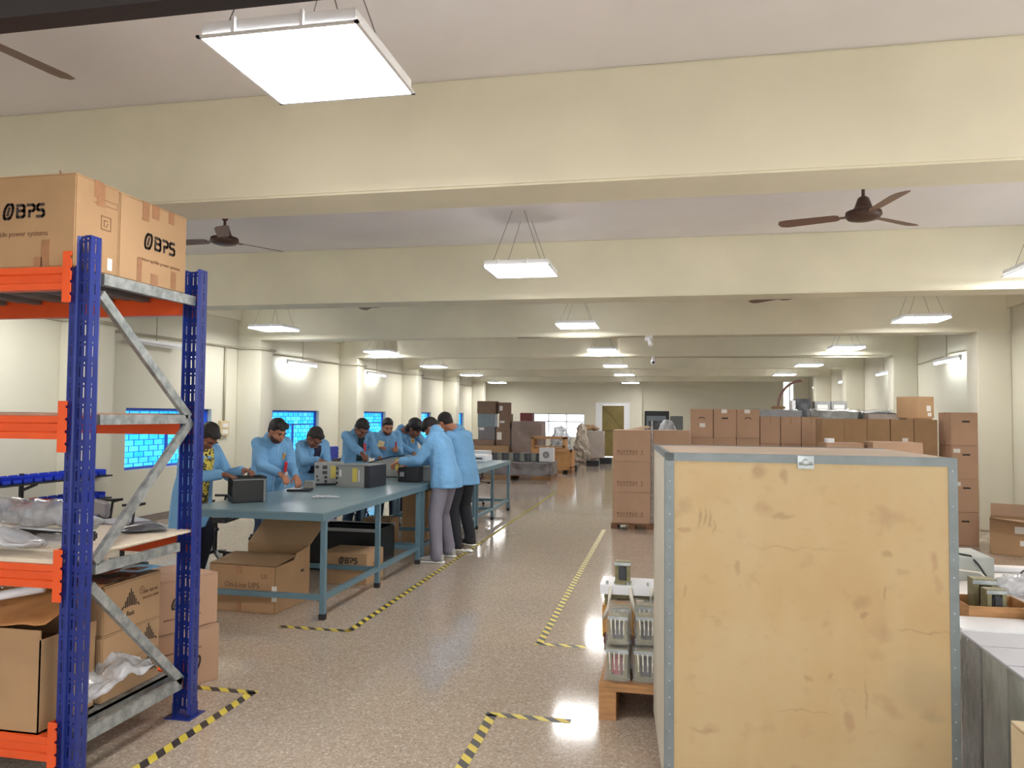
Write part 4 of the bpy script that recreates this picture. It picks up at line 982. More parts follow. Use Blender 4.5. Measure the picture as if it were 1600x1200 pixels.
# machine cabinet beyond
r = thing('machine_cabinet', 'dark boxy machine with light grey frame beyond the aisle stacks', 'cabinet', (-.27, 19.7, 0))
MB().box(-.32, .28, -.3, .3, 0, 1.72, bev=.01).build('cabinet_body', M_black, r); MB().box(-.27, .2, -.36, -.3, 1.22, 1.6, bev=.01).build('front_unit', mat('steel_blue_grey', (120, 132, 142), .4), r)
MB().box(-.22, .16, -.365, -.36, 1.26, 1.48).build('dark_panel', M_greydk, r)
r = thing('machine_cabinet', 'grey boxy unit attached right of the dark machine', 'cabinet', (.17, 19.6, 0)); MB().box(-.14, .17, -.25, .25, 0, 1.6, bev=.01).build('cabinet_body', mat('unit_grey', (108, 112, 112), .5), r)
lump('wrapped_bundle', 'pale film-covered heap behind the plain carton top', 'wrapped bundle', (-.02, 12.6, 0), (.5, .4, 1.5), M_filmd, .04, 6)

# ================================================================ TRANSFORMER PALLET
tp = pallet('wooden pallet carrying film-wrapped transformers beside the crate', -.36, .42, 4.14, 5.0, .17)
MB().box(-.39, .39, -.43, .43, .171, .19).build('deck_sheet', M_wood, tp)
def transformer(label, loc, rz=0, s=1.0, film_=True, red=False, group=None):
    r = thing('transformer', label, 'transformer', loc, rz, group); r.scale = (s, s, s)
    b = MB().box(-.055, .055, -.045, .045, 0, .03).box(-.055, .055, -.045, .045, .135, .165).box(-.055, -.03, -.045, .045, .03, .135).box(.03, .055, -.045, .045, .03, .135)
    b.build('iron_core', M_olive, r)
    MB().box(-.028, .028, -.062, .062, .032, .133, bev=.01).build('coil', M_dark if not red else mat('coil_red', (150, 60, 70), .5), r)
    b = MB().box(-.065, .065, -.03, -.024, 0, .012).box(-.065, .065, .024, .03, 0, .012); b.box(-.06, .06, -.048, -.046, .14, .16); b.build('bracket', M_galv, r)
    if red or film_:
        b = MB()
        for k in range(4): b.path([(-.035+.024*k, -.06, .06), (-.035+.024*k, -.075, .1), (-.04+.026*k, -.06, .15)], .004, 5)
        b.build('lead_wire', M_sleeve, r)
    if film_:
        b = MB(); bmesh.ops.create_cube(b.bm, size=1); bmesh.ops.subdivide_edges(b.bm, edges=b.bm.edges, cuts=7, use_grid_fill=True)
        for v in b.bm.verts: v.co = V((v.co.x*.135, v.co.y*.155, (v.co.z+.5)*.18+.001))
        crumple(b, .012, 14, loc[0]*9); 
        for v in b.bm.verts: v.co.z = max(v.co.z, .002)
        b.build('plastic_film', M_film2, r, smooth=True)
    return r
gT = 'film-wrapped transformers on the pallet'
tl = [(-.265, 4.24), (-.12, 4.24), (.03, 4.24), (.18, 4.24), (-.265, 4.42), (-.12, 4.42), (.03, 4.42)]
for k, (x, y) in enumerate(tl):
    front = y < 4.3
    transformer('film-wrapped transformer on the pallet, %s row, %s' % ('front' if front else 'rear', ('at the corner, red-topped', 'second from the corner', 'third, partly behind the crate', 'hidden behind the crate edge', 'at the outer end', 'second from the outer end', 'third, beside the crate')[k]), (x, y, .192), random.uniform(-6, 6), 1.0, True, k == 0, gT)
for k, (x, y) in enumerate([(-.265, 4.26), (-.12, 4.28), (.03, 4.27), (-.12, 4.45), (.03, 4.44), (-.265, 4.44)]):
    transformer('film-wrapped transformer stacked in the upper layer, %s' % ('above the red-topped corner one', 'above the second front one', 'above the third front one', 'second in the rear', 'third in the rear', 'at the outer rear end')[k], (x, y, .376), random.uniform(-8, 8), .9 if k != 3 else 1.0, True, False, gT)
# big three-phase transformer with white sleeved leads at the back of the pallet
r = thing('large_transformer', 'large three-coil transformer with amber windings and white sleeved leads', 'transformer', (.0, 4.78, .192))
b = MB().box(-.38, .38, -.07, .07, 0, .06).box(-.38, .38, -.07, .07, .31, .37)
for x in (-.34, -.11, .12, .34): b.box(x-.035, x+.035, -.07, .07, .06, .31)
b.build('iron_core', M_olive, r)
for x in (-.28, -.04, .22):
    MB().box(x-.11, x+.11, -.11, .11, .05, .3, bev=.03).build('winding', M_coil, r)
    MB().box(x-.1, x+.1, -.113, .113, .05, .11, bev=.004).build('winding_band', mat('band_brown', (92, 40, 26), .5), r)
MB().box(-.4, .4, -.12, .12, .375, .40).box(-.4, .4, -.12, -.11, .345, .375).build('terminal_frame', M_white, r)
for k, x in enumerate((-.34, -.22, -.1, .02, .09, .17, .3)):
    MB().path([(x, -.125, .39), (x, -.14, .36), (x+(.02 if k % 2 else -.01), -.135, .27), (x+(.05 if k % 3 else -.04), -.12, .2)], .011, 6).build('sleeved_lead', M_sleeve, r, smooth=True)
for k in range(7): MB().tube((-.36+k*.12, -.1, .40), (-.36+k*.12, -.1, .42), .008).build('bolt', M_galv, r)
t2 = transformer('small bare transformer standing on the white terminal frame', (-.27, 4.72, .594), 0, .8, False)
o = MB()
for a in range(3): o.box(-.12+a*.05, .1-a*.06, -.01+a*.03, .01+a*.03, 0, .002, RZ(a*22))
o = o.build('plastic_scrap', M_dark); o.location = (-.25, 7.2, .001); tag(o, 'dark plastic scraps lying on the floor beyond the transformers', 'scrap')
lump('plastic_scrap', 'crumpled white plastic lying on the floor beside the black shoes', 'scrap', (-2.28, 8.75, 0), (.11, .08, .03), M_white, .015, 3, 8)

# ================================================================ RIGHT FOREGROUND
def cabinet(label, x0, x1, y0, y1, h, m, top=M_greyboxes):
    r = thing('metal_cabinet', label, 'cabinet', ((x0+x1)/2, (y0+y1)/2, 0)); hx, hy = (x1-x0)/2, (y1-y0)/2
    MB().box(-hx, hx, -hy, hy, .02, h-.01, bev=.004).build('cabinet_body', m, r); MB().box(-hx-.004, hx+.004, -hy-.004, hy+.004, h-.01, h, bev=.002).build('top_cover', top, r)
    b = MB()
    for sx in (-1, 1):
        for sy in (-1, 1): b.box(sx*(hx-.03)-.015, sx*(hx-.03)+.015, sy*(hy-.03)-.015, sy*(hy-.03)+.015, 0, .02)
    b.build('foot', M_foot, r)
    b = MB(); bmesh.ops.create_cube(b.bm, size=1); bmesh.ops.subdivide_edges(b.bm, edges=b.bm.edges, cuts=12, use_grid_fill=True)
    for v in b.bm.verts: v.co = V((v.co.x*(2*hx+.008), v.co.y*(2*hy+.008), (v.co.z+.5)*(h-.04)+.03))
    crumple(b, .0025, 8, x0*5); b.build('stretch_film', M_film, r, smooth=True)
    return r
M_topw = mat('cabinet_top_pale', (176, 176, 186), .4, var=.05)
cabinet('tall grey film-wrapped cabinet beside the crate, farther of the two', 1.262, 1.75, 3.545, 3.77, .665, M_greydk, M_topw)
cabinet('grey-green film-wrapped cabinet in front of the farther one', 1.262, 1.75, 3.29, 3.53, .665, M_greyw, M_topw)
cabinet('grey-green film-wrapped cabinet nearest the cream carton', 1.262, 1.75, 3.0, 3.275, .665, M_greyw, M_topw)
c = carton('cream carton at the lower right corner beside the crate', (1.4, 2.68, 0), .58, .36, .63, 0, mat('cream_card', (196, 180, 150), .75, var=.06), tapes=False)
c.location = (1.37, 2.62, 0)
b = MB().box(-.006, .006, -.2, .2, 0, .2).build('cardboard_sheet', M_card3); b.location = (1.49, 2.72, .631); tag(b, 'upright cardboard sheet at the right edge on the cream carton', 'cardboard')
# low bench with parts
r = thing('low_table', 'low white-topped table covered with transformer parts at the right', 'table', (2.35, 5.75, 0))
MB().box(-.8, 1.1, -1.15, 1.15, .40, .43, bev=.004).build('table_top', mat('table_white', (226, 218, 214), .45), r)
for x in (-.74, 1.04):
    for y in (-1.08, 1.08): MB().box(x-.025, x+.025, y-.025, y+.025, 0, .4).build('leg', M_tblu, r)
ZL = .431
lump('plastic_film_heap', 'crumpled clear film on the low table behind the wooden tray', 'plastic film', (2.45, 5.75, ZL), (.6, .35, .1), M_filmd, .04, 8)
o = MB().box(-.22, .2, -.14, .16, 0, .03, bev=.003).build('white_board', M_white); o.location = (1.78, 4.78, ZL); tag(o, 'flat white panel on the low table nearest the cabinets', 'panel')
MB()
r = thing('wooden_tray', 'shallow wooden tray holding two bare transformers at the right', 'tray', (1.9, 5.12, ZL+.0), 4)
b = MB().box(-.2, .16, -.15, .17, 0, .015).box(-.2, .16, -.16, -.145, 0, .085).box(-.2, .16, .155, .17, 0, .085).box(-.21, -.2, -.16, .17, 0, .085).box(.16, .17, -.16, .17, 0, .085); b.build('tray_body', M_wood, r)
transformer('bare olive transformer lying in front in the wooden tray', (1.87, 5.05, ZL+.017), 5, .95, False)
transformer('bare olive transformer standing at the back of the wooden tray', (1.86, 5.19, ZL+.017), 0, 1.15, False)
tp2 = thing('metal_box', 'open-topped pale grey metal box behind the wooden tray', 'metal box', (2.16, 6.3, ZL))
MB().box(-.13, .13, -.14, .3, 0, .17, bev=.003).build('case', mat('metal_box_grey', (166, 170, 164), .45, .2, var=.12), tp2)
MB().path([(-.08, -.0, .175), (-.02, -.12, .178), (.02, -.16, .12), (.06, -.2, .04), (.03, -.3, .03)], .007, 6).build('cable', M_black, tp2)
MB().path([(-.15, -.2, .09), (.0, -.24, .08), (.05, -.3, .03)], .006, 6).build('white_cable', M_sleeve, tp2)
r = thing('extension_cord', 'blue-plugged cord looping over the low table', 'cord', (2.5, 6.1, ZL))
MB().path([(-.06, -.1, .03), (-.07, -.02, .09), (-.0, .0, .14), (.08, -.02, .08), (.1, -.08, .02), (.24, -.1, .012), (.42, -.02, .012)], .006, 6).build('cable', M_black, r)
MB().box(-.08, -.045, -.13, -.08, .0, .08, bev=.004).box(.08, .115, -.1, -.05, 0, .08, bev=.004).build('plug', mat('plug_blue', (54, 72, 170), .4), r)
o = MB().tube((0, 0, .02), (.9, .05, .02), .02).build('white_pipe', M_white, smooth=True); o.location = (2.35, 6.55, ZL); tag(o, 'white pipe lying along the back of the low table', 'pipe')
for k in range(3):
    o = MB().box(-.3, .35, -.12, .1, 0, .022, bev=.003).build('white_board', M_white); o.location = (2.5+.05*k, 5.05+.02*k, ZL+.024*k); o.rotation_euler.z = math.radians(-4+5*k)
    tag(o, 'flat white panel in the pile beside the wooden tray, %s' % ('lowest', 'middle', 'topmost')[k], 'panel', group='pile of flat white panels')
r = thing('control_box', 'small open black and brown assembly in front of the wooden tray', 'electrical device', (2.05, 4.87, ZL))
MB().box(-.07, .06, -.05, .05, 0, .1, bev=.01).build('coil', M_dark, r); MB().box(.065, .12, -.04, .04, 0, .07, bev=.015).build('copper_coil', M_coil, r)

# ================================================================ FAR LEFT CLUTTER
wrapped_load('low wide shrink-wrapped pallet load at the end of the benches', -4.9, -2.8, 18.6, 19.7, .42, mat('wrap_brown_grey', (94, 84, 84), .35, var=.35, scale=4), amp=.04)
wrapped_load('shrink-wrapped dark low load nearer the bench, left of the wide one', -5.7, -5.06, 18.0, 19.2, .4, M_greydk, amp=.04)
for k in range(9):
    c = carton('grey striped unit in the row on the wide wrapped load', (-4.35+k*.145, 19.3, .43), .13, .3, .2, 0, M_greyw if k % 2 else M_greydk, group='grey units in a row on the wrapped load', tapes=False, name='boxed_unit')
c = carton('white carton with round emblem at the end of the wide wrapped load', (-2.98, 19.1, .44), .34, .3, .34, 0, mat('white_card', (206, 206, 208), .6), tapes=False)
strokes([arcp(0, 0, 1, 1, 0, 360, 14), arcp(0, 0, .5, .5, 0, 360, 10)], .3, M_greydk, c, (0, -.151, .17), FACE_F, .07, 'printed_logo')
c = carton('white flat box with grey stripe left on the wrapped load', (-4.9, 19.6, .44), .7, .3, .22, 0, M_white, tapes=False)
r = thing('wooden_crate', 'tan wooden crate on a pallet by the far aisle', 'crate', (-3.0, 21.3, 0))
MB().box(-.42, .42, -.35, .35, .18, .62).build('crate_body', mat('tan_ply', (176, 132, 82), .7, var=.1), r); b = MB()
for x in (-.42, .36): b.box(x, x+.06, -.37, -.35, .14, .66)
b.box(-.42, .42, -.37, -.35, .58, .66).box(-.42, .42, -.37, -.35, .14, .2).box(-.42, .42, -.36, .36, .1, .14); b.build('batten', M_wood, r)
for sx in (-.36, .36): MB().box(sx-.06, sx+.06, -.35, .35, 0, .1).build('bearer', M_wood2, r)
r = thing('wooden_crate', 'small open wooden crate stacked above the tan one', 'crate', (-3.45, 22.6, 0))
b = MB().box(-.5, .5, -.3, .3, .9, .96).box(-.5, .5, -.3, -.27, .66, .7).box(-.5, -.42, -.3, .3, .62, .95).box(.42, .5, -.3, .3, .62, .95).box(-.5, .5, -.3, .3, 0, .62); b.build('crate_body', M_wood, r)
def cs(x0, x1, y, d, z0, z1, label, m, lab=None):
    c = carton(label, ((x0+x1)/2, y+d/2, z0), x1-x0, d, z1-z0, 0, m, tapes=False)
    if lab: MB().box(*[lab[0], lab[1], -d/2-.003, -d/2, lab[2], lab[3]]).build('paper_label', M_label, c)
    return c
M_cardd = mat('cardboard_dull', (134, 108, 92), .8, var=.08)
cs(-6.3, -4.9, 23.6, .7, 0, .62, 'long low brown carton at the base of the far stacks', M_card2)
cs(-6.5, -5.4, 23.75, .5, .621, .8, 'flat brown carton between the low base and the grey cartons', M_cardd)
cs(-5.95, -5.4, 23.9, .45, .801, 1.2, 'grey carton with small white label in the far left stack', mat('grey_card', (126, 120, 124), .7, var=.06), (-.24, -.08, .3, .38))
cs(-5.97, -5.42, 23.9, .45, 1.201, 1.62, 'bluish film-covered carton in the far left stack', mat('bluegrey_card', (124, 138, 146), .35, var=.08))
cs(-5.98, -5.38, 23.85, .5, 1.621, 2.02, 'brown carton on top of the far left stack', M_cardd)
cs(-5.37, -4.9, 23.9, .5, .801-.18, 1.18, 'brown carton with white label at the foot of the narrow far stack', M_cardd, (-.2, -.05, .18, .42))
cs(-5.27, -4.92, 23.9, .5, 1.181, 1.62, 'brown carton in the middle of the narrow far stack', M_cardd, (-.15, 0, .15, .22))
cs(-5.3, -4.98, 23.9, .5, 1.621, 1.98, 'brown carton on top of the narrow far stack, white label', M_cardd, (-.12, -.02, .1, .25))
w1 = wrapped_load('tall brown film-wrapped carton load between the far stacks', -4.86, -3.92, 23.9, 24.8, 1.38, M_cardd, amp=.015)
cs(-4.9, -4.5, 25.5, .5, 0, 1.66, 'dark reddish carton showing above the wrapped load', mat('maroon_card', (110, 58, 56), .7))
lump('plastic_heap', 'heap of crumpled plastic under the far window', 'plastic film', (-3.4, 24.6, .0), (.7, .6, 1.15), M_filmd, .09, 3)
lump('wrapped_bundle', 'leaning pale wrapped sheets beside the plastic heap', 'wrapped bundle', (-2.8, 25.35, .0), (.5, .45, 1.3), mat('pale_brown_wrap', (172, 160, 146), .5, var=.12), .07, 7)
wrapped_load('pale film-wrapped carton load near the olive door', -2.9, -2.2, 26.4, 27.2, 1.05, mat('pale_card', (164, 150, 138), .6, var=.06), amp=.02)
lump('wrapped_bundle', 'brown paper bundle lying on the pale load near the door', 'wrapped bundle', (-2.75, 26.7, 1.06), (.75, .4, .16), M_card, .04, 8)
for k, (x, y) in enumerate(((-2.75, 22.0), (-2.35, 24.5), (-2.05, 25.8))):
    o = MB().box(-.2, .2, -.2, .2, 0, .16+.02*k, bev=.02).build('black_case', M_black); o.location = (x, y, 0); tag(o, 'low black case on the floor %s' % ('beside the tan wooden crate', 'before the pale load', 'closest to the olive door')[k], 'case')

# ================================================================ PEOPLE
REM = lambda vs: ('REMESH', dict(mode='VOXEL', voxel_size=vs, use_smooth_shade=True))
SMO = lambda f, n: ('SMOOTH', dict(factor=f, iterations=n))
class Blob(MB):
    """overlapping closed shapes that are fused into one continuous surface"""
    def cap(s, p0, r0, p1, r1, n=14):
        s.tube(p0, p1, r0, r1, n=n); s.ell(tuple(p0), (r0,)*3, n=n); s.ell(tuple(p1), (r1,)*3, n=n); return s
    def chain(s, pts, rs):
        for i in range(len(pts)-1): s.cap(pts[i], rs[i], pts[i+1], rs[i+1])
        return s
    def loft(s, secs, n=24):
        """secs: (centre, side vector, forward vector, half width, half depth)"""
        rings = []
        for c, sd, fw, a, b in secs:
            ring = []
            for k in range(n):
                t = 2*PI*k/n; cs, sn = math.cos(t), math.sin(t)
                ex = lambda v: math.copysign(abs(v)**.85, v)
                ring.append(s.bm.verts.new(V(c)+V(sd)*a*ex(cs)+V(fw)*b*ex(sn)))
            rings.append(ring)
        for p, q in zip(rings, rings[1:]):
            for i in range(n): s.bm.faces.new((p[i], p[(i+1) % n], q[(i+1) % n], q[i]))
        s.bm.faces.new(rings[0][::-1]); s.bm.faces.new(rings[-1]); return s
    def fuse(s, name, m, parent, vox, smooth=3, fac=.5):
        o = s.build(name, m, parent, smooth=True); baked(o, [REM(vox), SMO(fac, smooth)])
        o.data.name = name
        if not o.data.materials: o.data.materials.append(m)
        return o
def ik(a, b, l1, l2, pole):
    a, b, pole = V(a), V(b), V(pole); d = b-a; L = min(d.length, (l1+l2)*.995); u = d.normalized(); b2 = a+u*L
    x = (l1*l1-l2*l2+L*L)/(2*L); h = math.sqrt(max(l1*l1-x*x, 0)); p = (pole-u*pole.dot(u)).normalized()
    return a+u*x+p*h, b2

def person(label, base, yaw, hgt, lean, side, head_at, hyaw, pitch, hR, hL, trousers, skin=None, inner=None, hair='short', feet=None, shoes=None, sole=None, hem=.66, badge=True, beard=False, grip=(1, 1), twist=0, hscale=1.0, group='workers in light blue coats at the benches'):
    skin = skin or M_skin; shoes = shoes or M_shoeb; sole = sole or M_sole
    k = hgt/1.72
    f0 = V((math.cos(math.radians(yaw)), math.sin(math.radians(yaw)), 0)); s0 = V((f0.y, -f0.x, 0))      # forward, right-hand side
    up = V((0, 0, 1)); B = V((base[0], base[1], 0))
    hip = B+up*.93*k
    ln, sd_ = math.radians(lean), math.radians(side)
    ax = (up*math.cos(ln)+f0*math.sin(ln)+s0*math.sin(sd_)).normalized()
    fw = (f0*math.cos(ln)-up*math.sin(ln)).normalized()
    tw = math.radians(twist); sd = (s0*math.cos(tw)+fw*math.sin(tw)).normalized(); sd = (sd-ax*sd.dot(ax)).normalized(); fw = ax.cross(sd).normalized()
    neck = hip+ax*.50*k
    # head centre
    head = V(head_at) if head_at is not None else neck+ax*.16*k+f0*.05
    hd = head-neck
    if hd.length > .24*k: head = neck+hd.normalized()*.24*k
    if hd.length < .16*k: head = neck+hd.normalized()*.16*k
    hy, hp = math.radians(hyaw), math.radians(pitch)
    hf0 = V((math.cos(hy), math.sin(hy), 0)); hs = V((hf0.y, -hf0.x, 0)); hf = hf0*math.cos(hp)-up*math.sin(hp); hu = hs.cross(hf)
    HM = Matrix((hs, hf, hu)).transposed()           # columns: right, forward, up
    q = k*1.04*hscale
    hp_ = lambda x, y, z: head+HM@(V((x, y, z))*q)
    root = thing('person', label, 'person', (B.x, B.y, 0), 0, group)
    O = V((B.x, B.y, 0))
    def sh(p): return V(p)-O
    body = Blob()
    # head
    body.ell(sh(hp_(0, -.012, .03)), (.073*q, .092*q, .085*q), HM, 20).ell(sh(hp_(0, .022, -.035)), (.056*q, .068*q, .078*q), HM, 18).ell(sh(hp_(0, .052, -.088)), (.027*q, .026*q, .024*q), HM, 12)
    body.cap(sh(hp_(0, .083, .012)), .009*q, sh(hp_(0, .101, -.024)), .0135*q, 8)                  # nose
    body.ell(sh(hp_(0, .076, .03)), (.05*q, .016*q, .012*q), HM, 12)                                # brow
    body.ell(sh(hp_(0, .082, -.056)), (.024*q, .012*q, .0095*q), HM, 12)                             # mouth
    for s in (-1, 1):
        body.ell(sh(hp_(s*.074, -.01, -.008)), (.009*q, .02*q, .031*q), HM, 10)                      # ears
        body.ell(sh(hp_(s*.044, .056, -.022)), (.02*q, .02*q, .022*q), HM, 10)                       # cheeks
    nb = neck-ax*.02
    body.cap(sh(nb), .062*k, sh(hp_(0, -.03, -.05)), .055*k)
    # torso + legs hidden by clothes
    shl = neck-ax*.085*k
    body.loft([(sh(hip-ax*.1), sd, fw, .14*k, .1*k), (sh(hip+ax*.12), sd, fw, .125*k, .09*k), (sh(hip+ax*.33*k), sd, fw, .15*k, .1*k), (sh(shl), sd, fw, .15*k, .075*k), (sh(neck), sd, fw, .065*k, .055*k)])
    arms = []
    for s, tgt in ((1, hR), (-1, hL)):
        S = shl+sd*s*.168*k
        T_ = V(tgt)
        el, wr = ik(S, T_, .29*k, .26*k, sd*s*.35-up*1.0-fw*.45)
        arms.append((s, S, el, wr)); body.chain([sh(S), sh(el), sh(wr)], [.042*k, .036*k, .025*k])
    # hands: palm, four fingers of different length, thumb from the side of the palm
    nails = None
    for (s, S, el, wr), g in zip(arms, grip):
        d = (wr-el).normalized()
        d = (d*.6+f0*.35-up*.35*g).normalized()
        lat = d.cross(up).normalized()*1.0; dn = d.cross(lat).normalized()
        if dn.z > 0: dn = -dn
        inn = lat if (lat.dot(-sd*s) > 0) else -lat                 # thumb side faces the body's middle
        PM = Matrix((lat, d, -dn)).transposed()
        pc = wr+d*.05*k
        body.ell(sh(pc), (.04*k, .052*k, .017*k), PM, 14).cap(sh(wr), .024*k, sh(wr+d*.03), .024*k)
        for i, (off, L) in enumerate(((-.030, .066), (-.010, .076), (.011, .071), (.030, .056))):
            o0 = wr+d*.088*k-inn*off*k; c = .35+.5*g
            p1 = o0+(d*.9+dn*.35*c).normalized()*L*.45*k; p2 = p1+(d*.55+dn*.9*c).normalized()*L*.33*k; p3 = p2+(d*.05+dn*1.2*c+V((0, 0, -.01))).normalized()*L*.26*k
            body.chain([sh(o0), sh(p1), sh(p2), sh(p3)], [.0098*k, .0092*k, .0086*k, .0076*k])
        t0 = wr+d*.035*k+inn*.03*k; t1 = t0+(d*.5+inn*.75+dn*.3).normalized()*.034*k; t2 = t1+(d*.9+inn*.05+dn*.5).normalized()*.032*k
        body.chain([sh(t0), sh(t1), sh(t2)], [.013*k, .0115*k, .0095*k])
    feet = feet or [(B+s0*.11+f0*.02), (B-s0*.11-f0*.03)]
    legs = []
    for s, ft in zip((1, -1), feet):
        ft = V((ft[0], ft[1], 0)); Hh = hip-up*.03+s0*s*.085*k; A = ft+up*.095
        kn, an = ik(Hh, A, .418*k, .41*k, f0+V((0, 0, .01))); legs.append((s, Hh, kn, an, ft)); body.chain([sh(Hh), sh(kn), sh(an)], [.06*k, .045*k, .035*k])
    bo = body.fuse('body', skin, root, .0075, 2, .4)
    # eyes, lips
    e = MB()
    for s in (-1, 1): e.ell(sh(hp_(s*.03, .076, .012)), (.011*q, .006*q, .0055*q), HM, 10)
    e.build('eyes', M_eye, bo, smooth=True)
    e = MB()
    for s in (-1, 1): e.ell(sh(hp_(s*.031, .087, .034)), (.02*q, .007*q, .0045*q), HM, 10)
    e.build('eyebrows', M_hair, bo, smooth=True)
    MB().ell(sh(hp_(0, .091, -.056)), (.021*q, .006*q, .006*q), HM, 12).build('lips', M_lips, bo, smooth=True)
    # hair
    h = Blob()
    top = .012 if hair in ('full', 'short') else .004
    h.ell(sh(hp_(0, -.026, .045)), (.083*q, .093*q, (.083+top)*q), HM, 20).ell(sh(hp_(0, -.055, .0)), (.07*q, .052*q, .07*q), HM, 16)
    if hair == 'full': h.ell(sh(hp_(0, .045, .1)), (.065*q, .055*q, .036*q), HM, 16).ell(sh(hp_(.03, .075, .085)), (.035*q, .03*q, .022*q), HM, 12)
    if hair == 'bushy': h.ell(sh(hp_(0, -.02, .06)), (.096*q, .108*q, .092*q), HM, 20).ell(sh(hp_(0, -.06, -.02)), (.086*q, .06*q, .075*q), HM, 16).ell(sh(hp_(0, .055, .085)), (.07*q, .05*q, .04*q), HM, 14)
    if hair == 'short': h.ell(sh(hp_(0, .035, .09)), (.062*q, .05*q, .03*q), HM, 14)
    for v in h.bm.verts: v.co += V((noise.noise(v.co*28), noise.noise(v.co*28+V((5, 5, 5))), noise.noise(v.co*28+V((9, 2, 7)))))*.005
    h.fuse('hair', M_hair, root, .007, 1, .4)
    if beard:
        h = Blob(); h.ell(sh(hp_(0, .022, -.058)), (.0585*q, .068*q, .06*q), HM, 18)
        hb = h.build('beard', mat('beard_stubble', (62, 42, 34), .8, var=.3, scale=80), root, smooth=True)
    # trousers
    t = Blob(); t.loft([(sh(hip-up*.13*k), s0, f0, .165*k, .12*k), (sh(hip-up*.02), s0, f0, .16*k, .125*k), (sh(hip+ax*.1*k), sd, fw, .145*k, .11*k)])
    for s, Hh, kn, an, ft in legs: t.chain([sh(Hh-up*.03), sh(kn), sh(an+up*.03)], [.1*k, .08*k, .066*k]); t.cap(sh(an+up*.04), .068*k, sh(an-up*.02), .071*k)
    t.fuse('trousers', trousers, root, .012, 3)
    # shoes
    for s, Hh, kn, an, ft in legs:
        w_ = Blob(); ff = (f0+s0*s*.12).normalized(); sr = V((ff.y, -ff.x, 0))
        w_.loft([(sh(ft-ff*.075+up*.05), sr, up, .034, .045), (sh(ft-ff*.03+up*.055), sr, up, .038, .05), (sh(ft+ff*.06+up*.048), sr, up, .042, .04), (sh(ft+ff*.14+up*.036), sr, up, .046, .03), (sh(ft+ff*.19+up*.028), sr, up, .032, .02)])
        w_.cap(sh(ft-ff*.03+up*.06), .04, sh(an), .04)
        o = w_.fuse('shoe', shoes, root, .008, 2)
        b = Blob(); b.loft([(sh(ft-ff*.09+up*.012), sr, up, .03, .012), (sh(ft-ff*.05+up*.012), sr, up, .042, .012), (sh(ft+ff*.08+up*.012), sr, up, .047, .012), (sh(ft+ff*.16+up*.012), sr, up, .048, .012), (sh(ft+ff*.205+up*.014), sr, up, .028, .01)])
        b.build('sole', sole, o, smooth=True)
    # coat: one continuous garment with sleeves and collar
    c = Blob()
    hz = hem*k
    hc = V((hip.x, hip.y, hz))-f0*.01
    ring_n = 64
    c.loft([(sh(hc), s0, f0, .205*k, .16*k), (sh(hc+up*.08), s0, f0, .2*k, .155*k), (sh(hip+up*.02), s0, f0, .19*k, .145*k), (sh(hip+ax*.14*k), sd, fw, .175*k, .135*k), (sh(hip+ax*.28*k), sd, fw, .195*k, .14*k),
            (sh(hip+ax*.38*k), sd, fw, .205*k, .13*k), (sh(hip+ax*.43*k), sd, fw, .175*k, .10*k), (sh(hip+ax*.47*k), sd, fw, .11*k, .08*k), (sh(hip+ax*.495*k), sd, fw, .075*k, .065*k)], 48)
    for s, S, el, wr in arms:
        w1 = el+(wr-el)*.86
        c.chain([sh(S-ax*.005), sh(S+(el-S)*.5+V((0, 0, -.004))), sh(el), sh(el+(wr-el)*.5), sh(w1)], [.073*k, .066*k, .058*k, .053*k, .047*k])
    c.cap(sh(neck-ax*.035), .075*k, sh(neck-ax*.0), .07*k)
    for i in range(14):   # rolled collar
        a0, a1 = [math.radians(-250+320*j/14-55) for j in (i, i+1)]
        P = lambda a: sh(neck-ax*.012*k+fw*(.074*math.sin(a))*k+sd*(.08*math.cos(a))*k-ax*(.03*max(0, math.sin(a)))*k)
        c.cap(P(a0), (.019 if inner is None else .015)*k, P(a1), (.019 if inner is None else .015)*k, 8) if not (inner is not None and 60 < math.degrees(a0) % 360 < 120) else None
    for v in c.bm.verts:
        q_ = V((v.co.x*15, v.co.y*15, v.co.z*3.5))+B*3; v.co += V((noise.noise(v.co*6+B*3)*.012+noise.noise(q_)*.014, noise.noise(v.co*6+B*3+V((4, 1, 2)))*.012+noise.noise(q_+V((7, 3, 1)))*.014, noise.noise(v.co*9+B)*.006))
    c.fuse('coat', M_coat, root, .0105, 2, .4)
    # placket / inner shirt
    def front(a, wdt, z0, z1, pop, name, m, taper=True):
        b = Blob(); secs = []
        for tt in range(7):
            u = z0+(z1-z0)*tt/6
            if u < 0: ctr = V((hip.x, hip.y, .93*k+u*k)); dd = .15; S2, F2 = s0, f0
            else:
                ctr = hip+ax*u*k; S2, F2 = sd, fw
                dd = .145+(.135-.145)*min(u/.14, 1) if u < .14 else (.135+(.14-.135)*(u-.14)/.16 if u < .3 else (.14-.01*(u-.3)/.1 if u < .4 else .13-.035*(u-.4)/.055))
            ww = wdt*(1-.0*tt/6)
            secs.append((sh(ctr+F2*(dd*k-.02)+S2*a*k), S2, F2, ww*k, (.02+pop)))
        b.loft(secs, 16); return b.build(name, m, root, smooth=True)
    if inner is not None: front(0, .055 if inner is not M_yel else .075, -.1 if inner is M_yel else .1, .45, .007, 'inner_shirt', inner)
    else: front(0, .014, -.2, .42, .009, 'coat_placket', M_coatp)
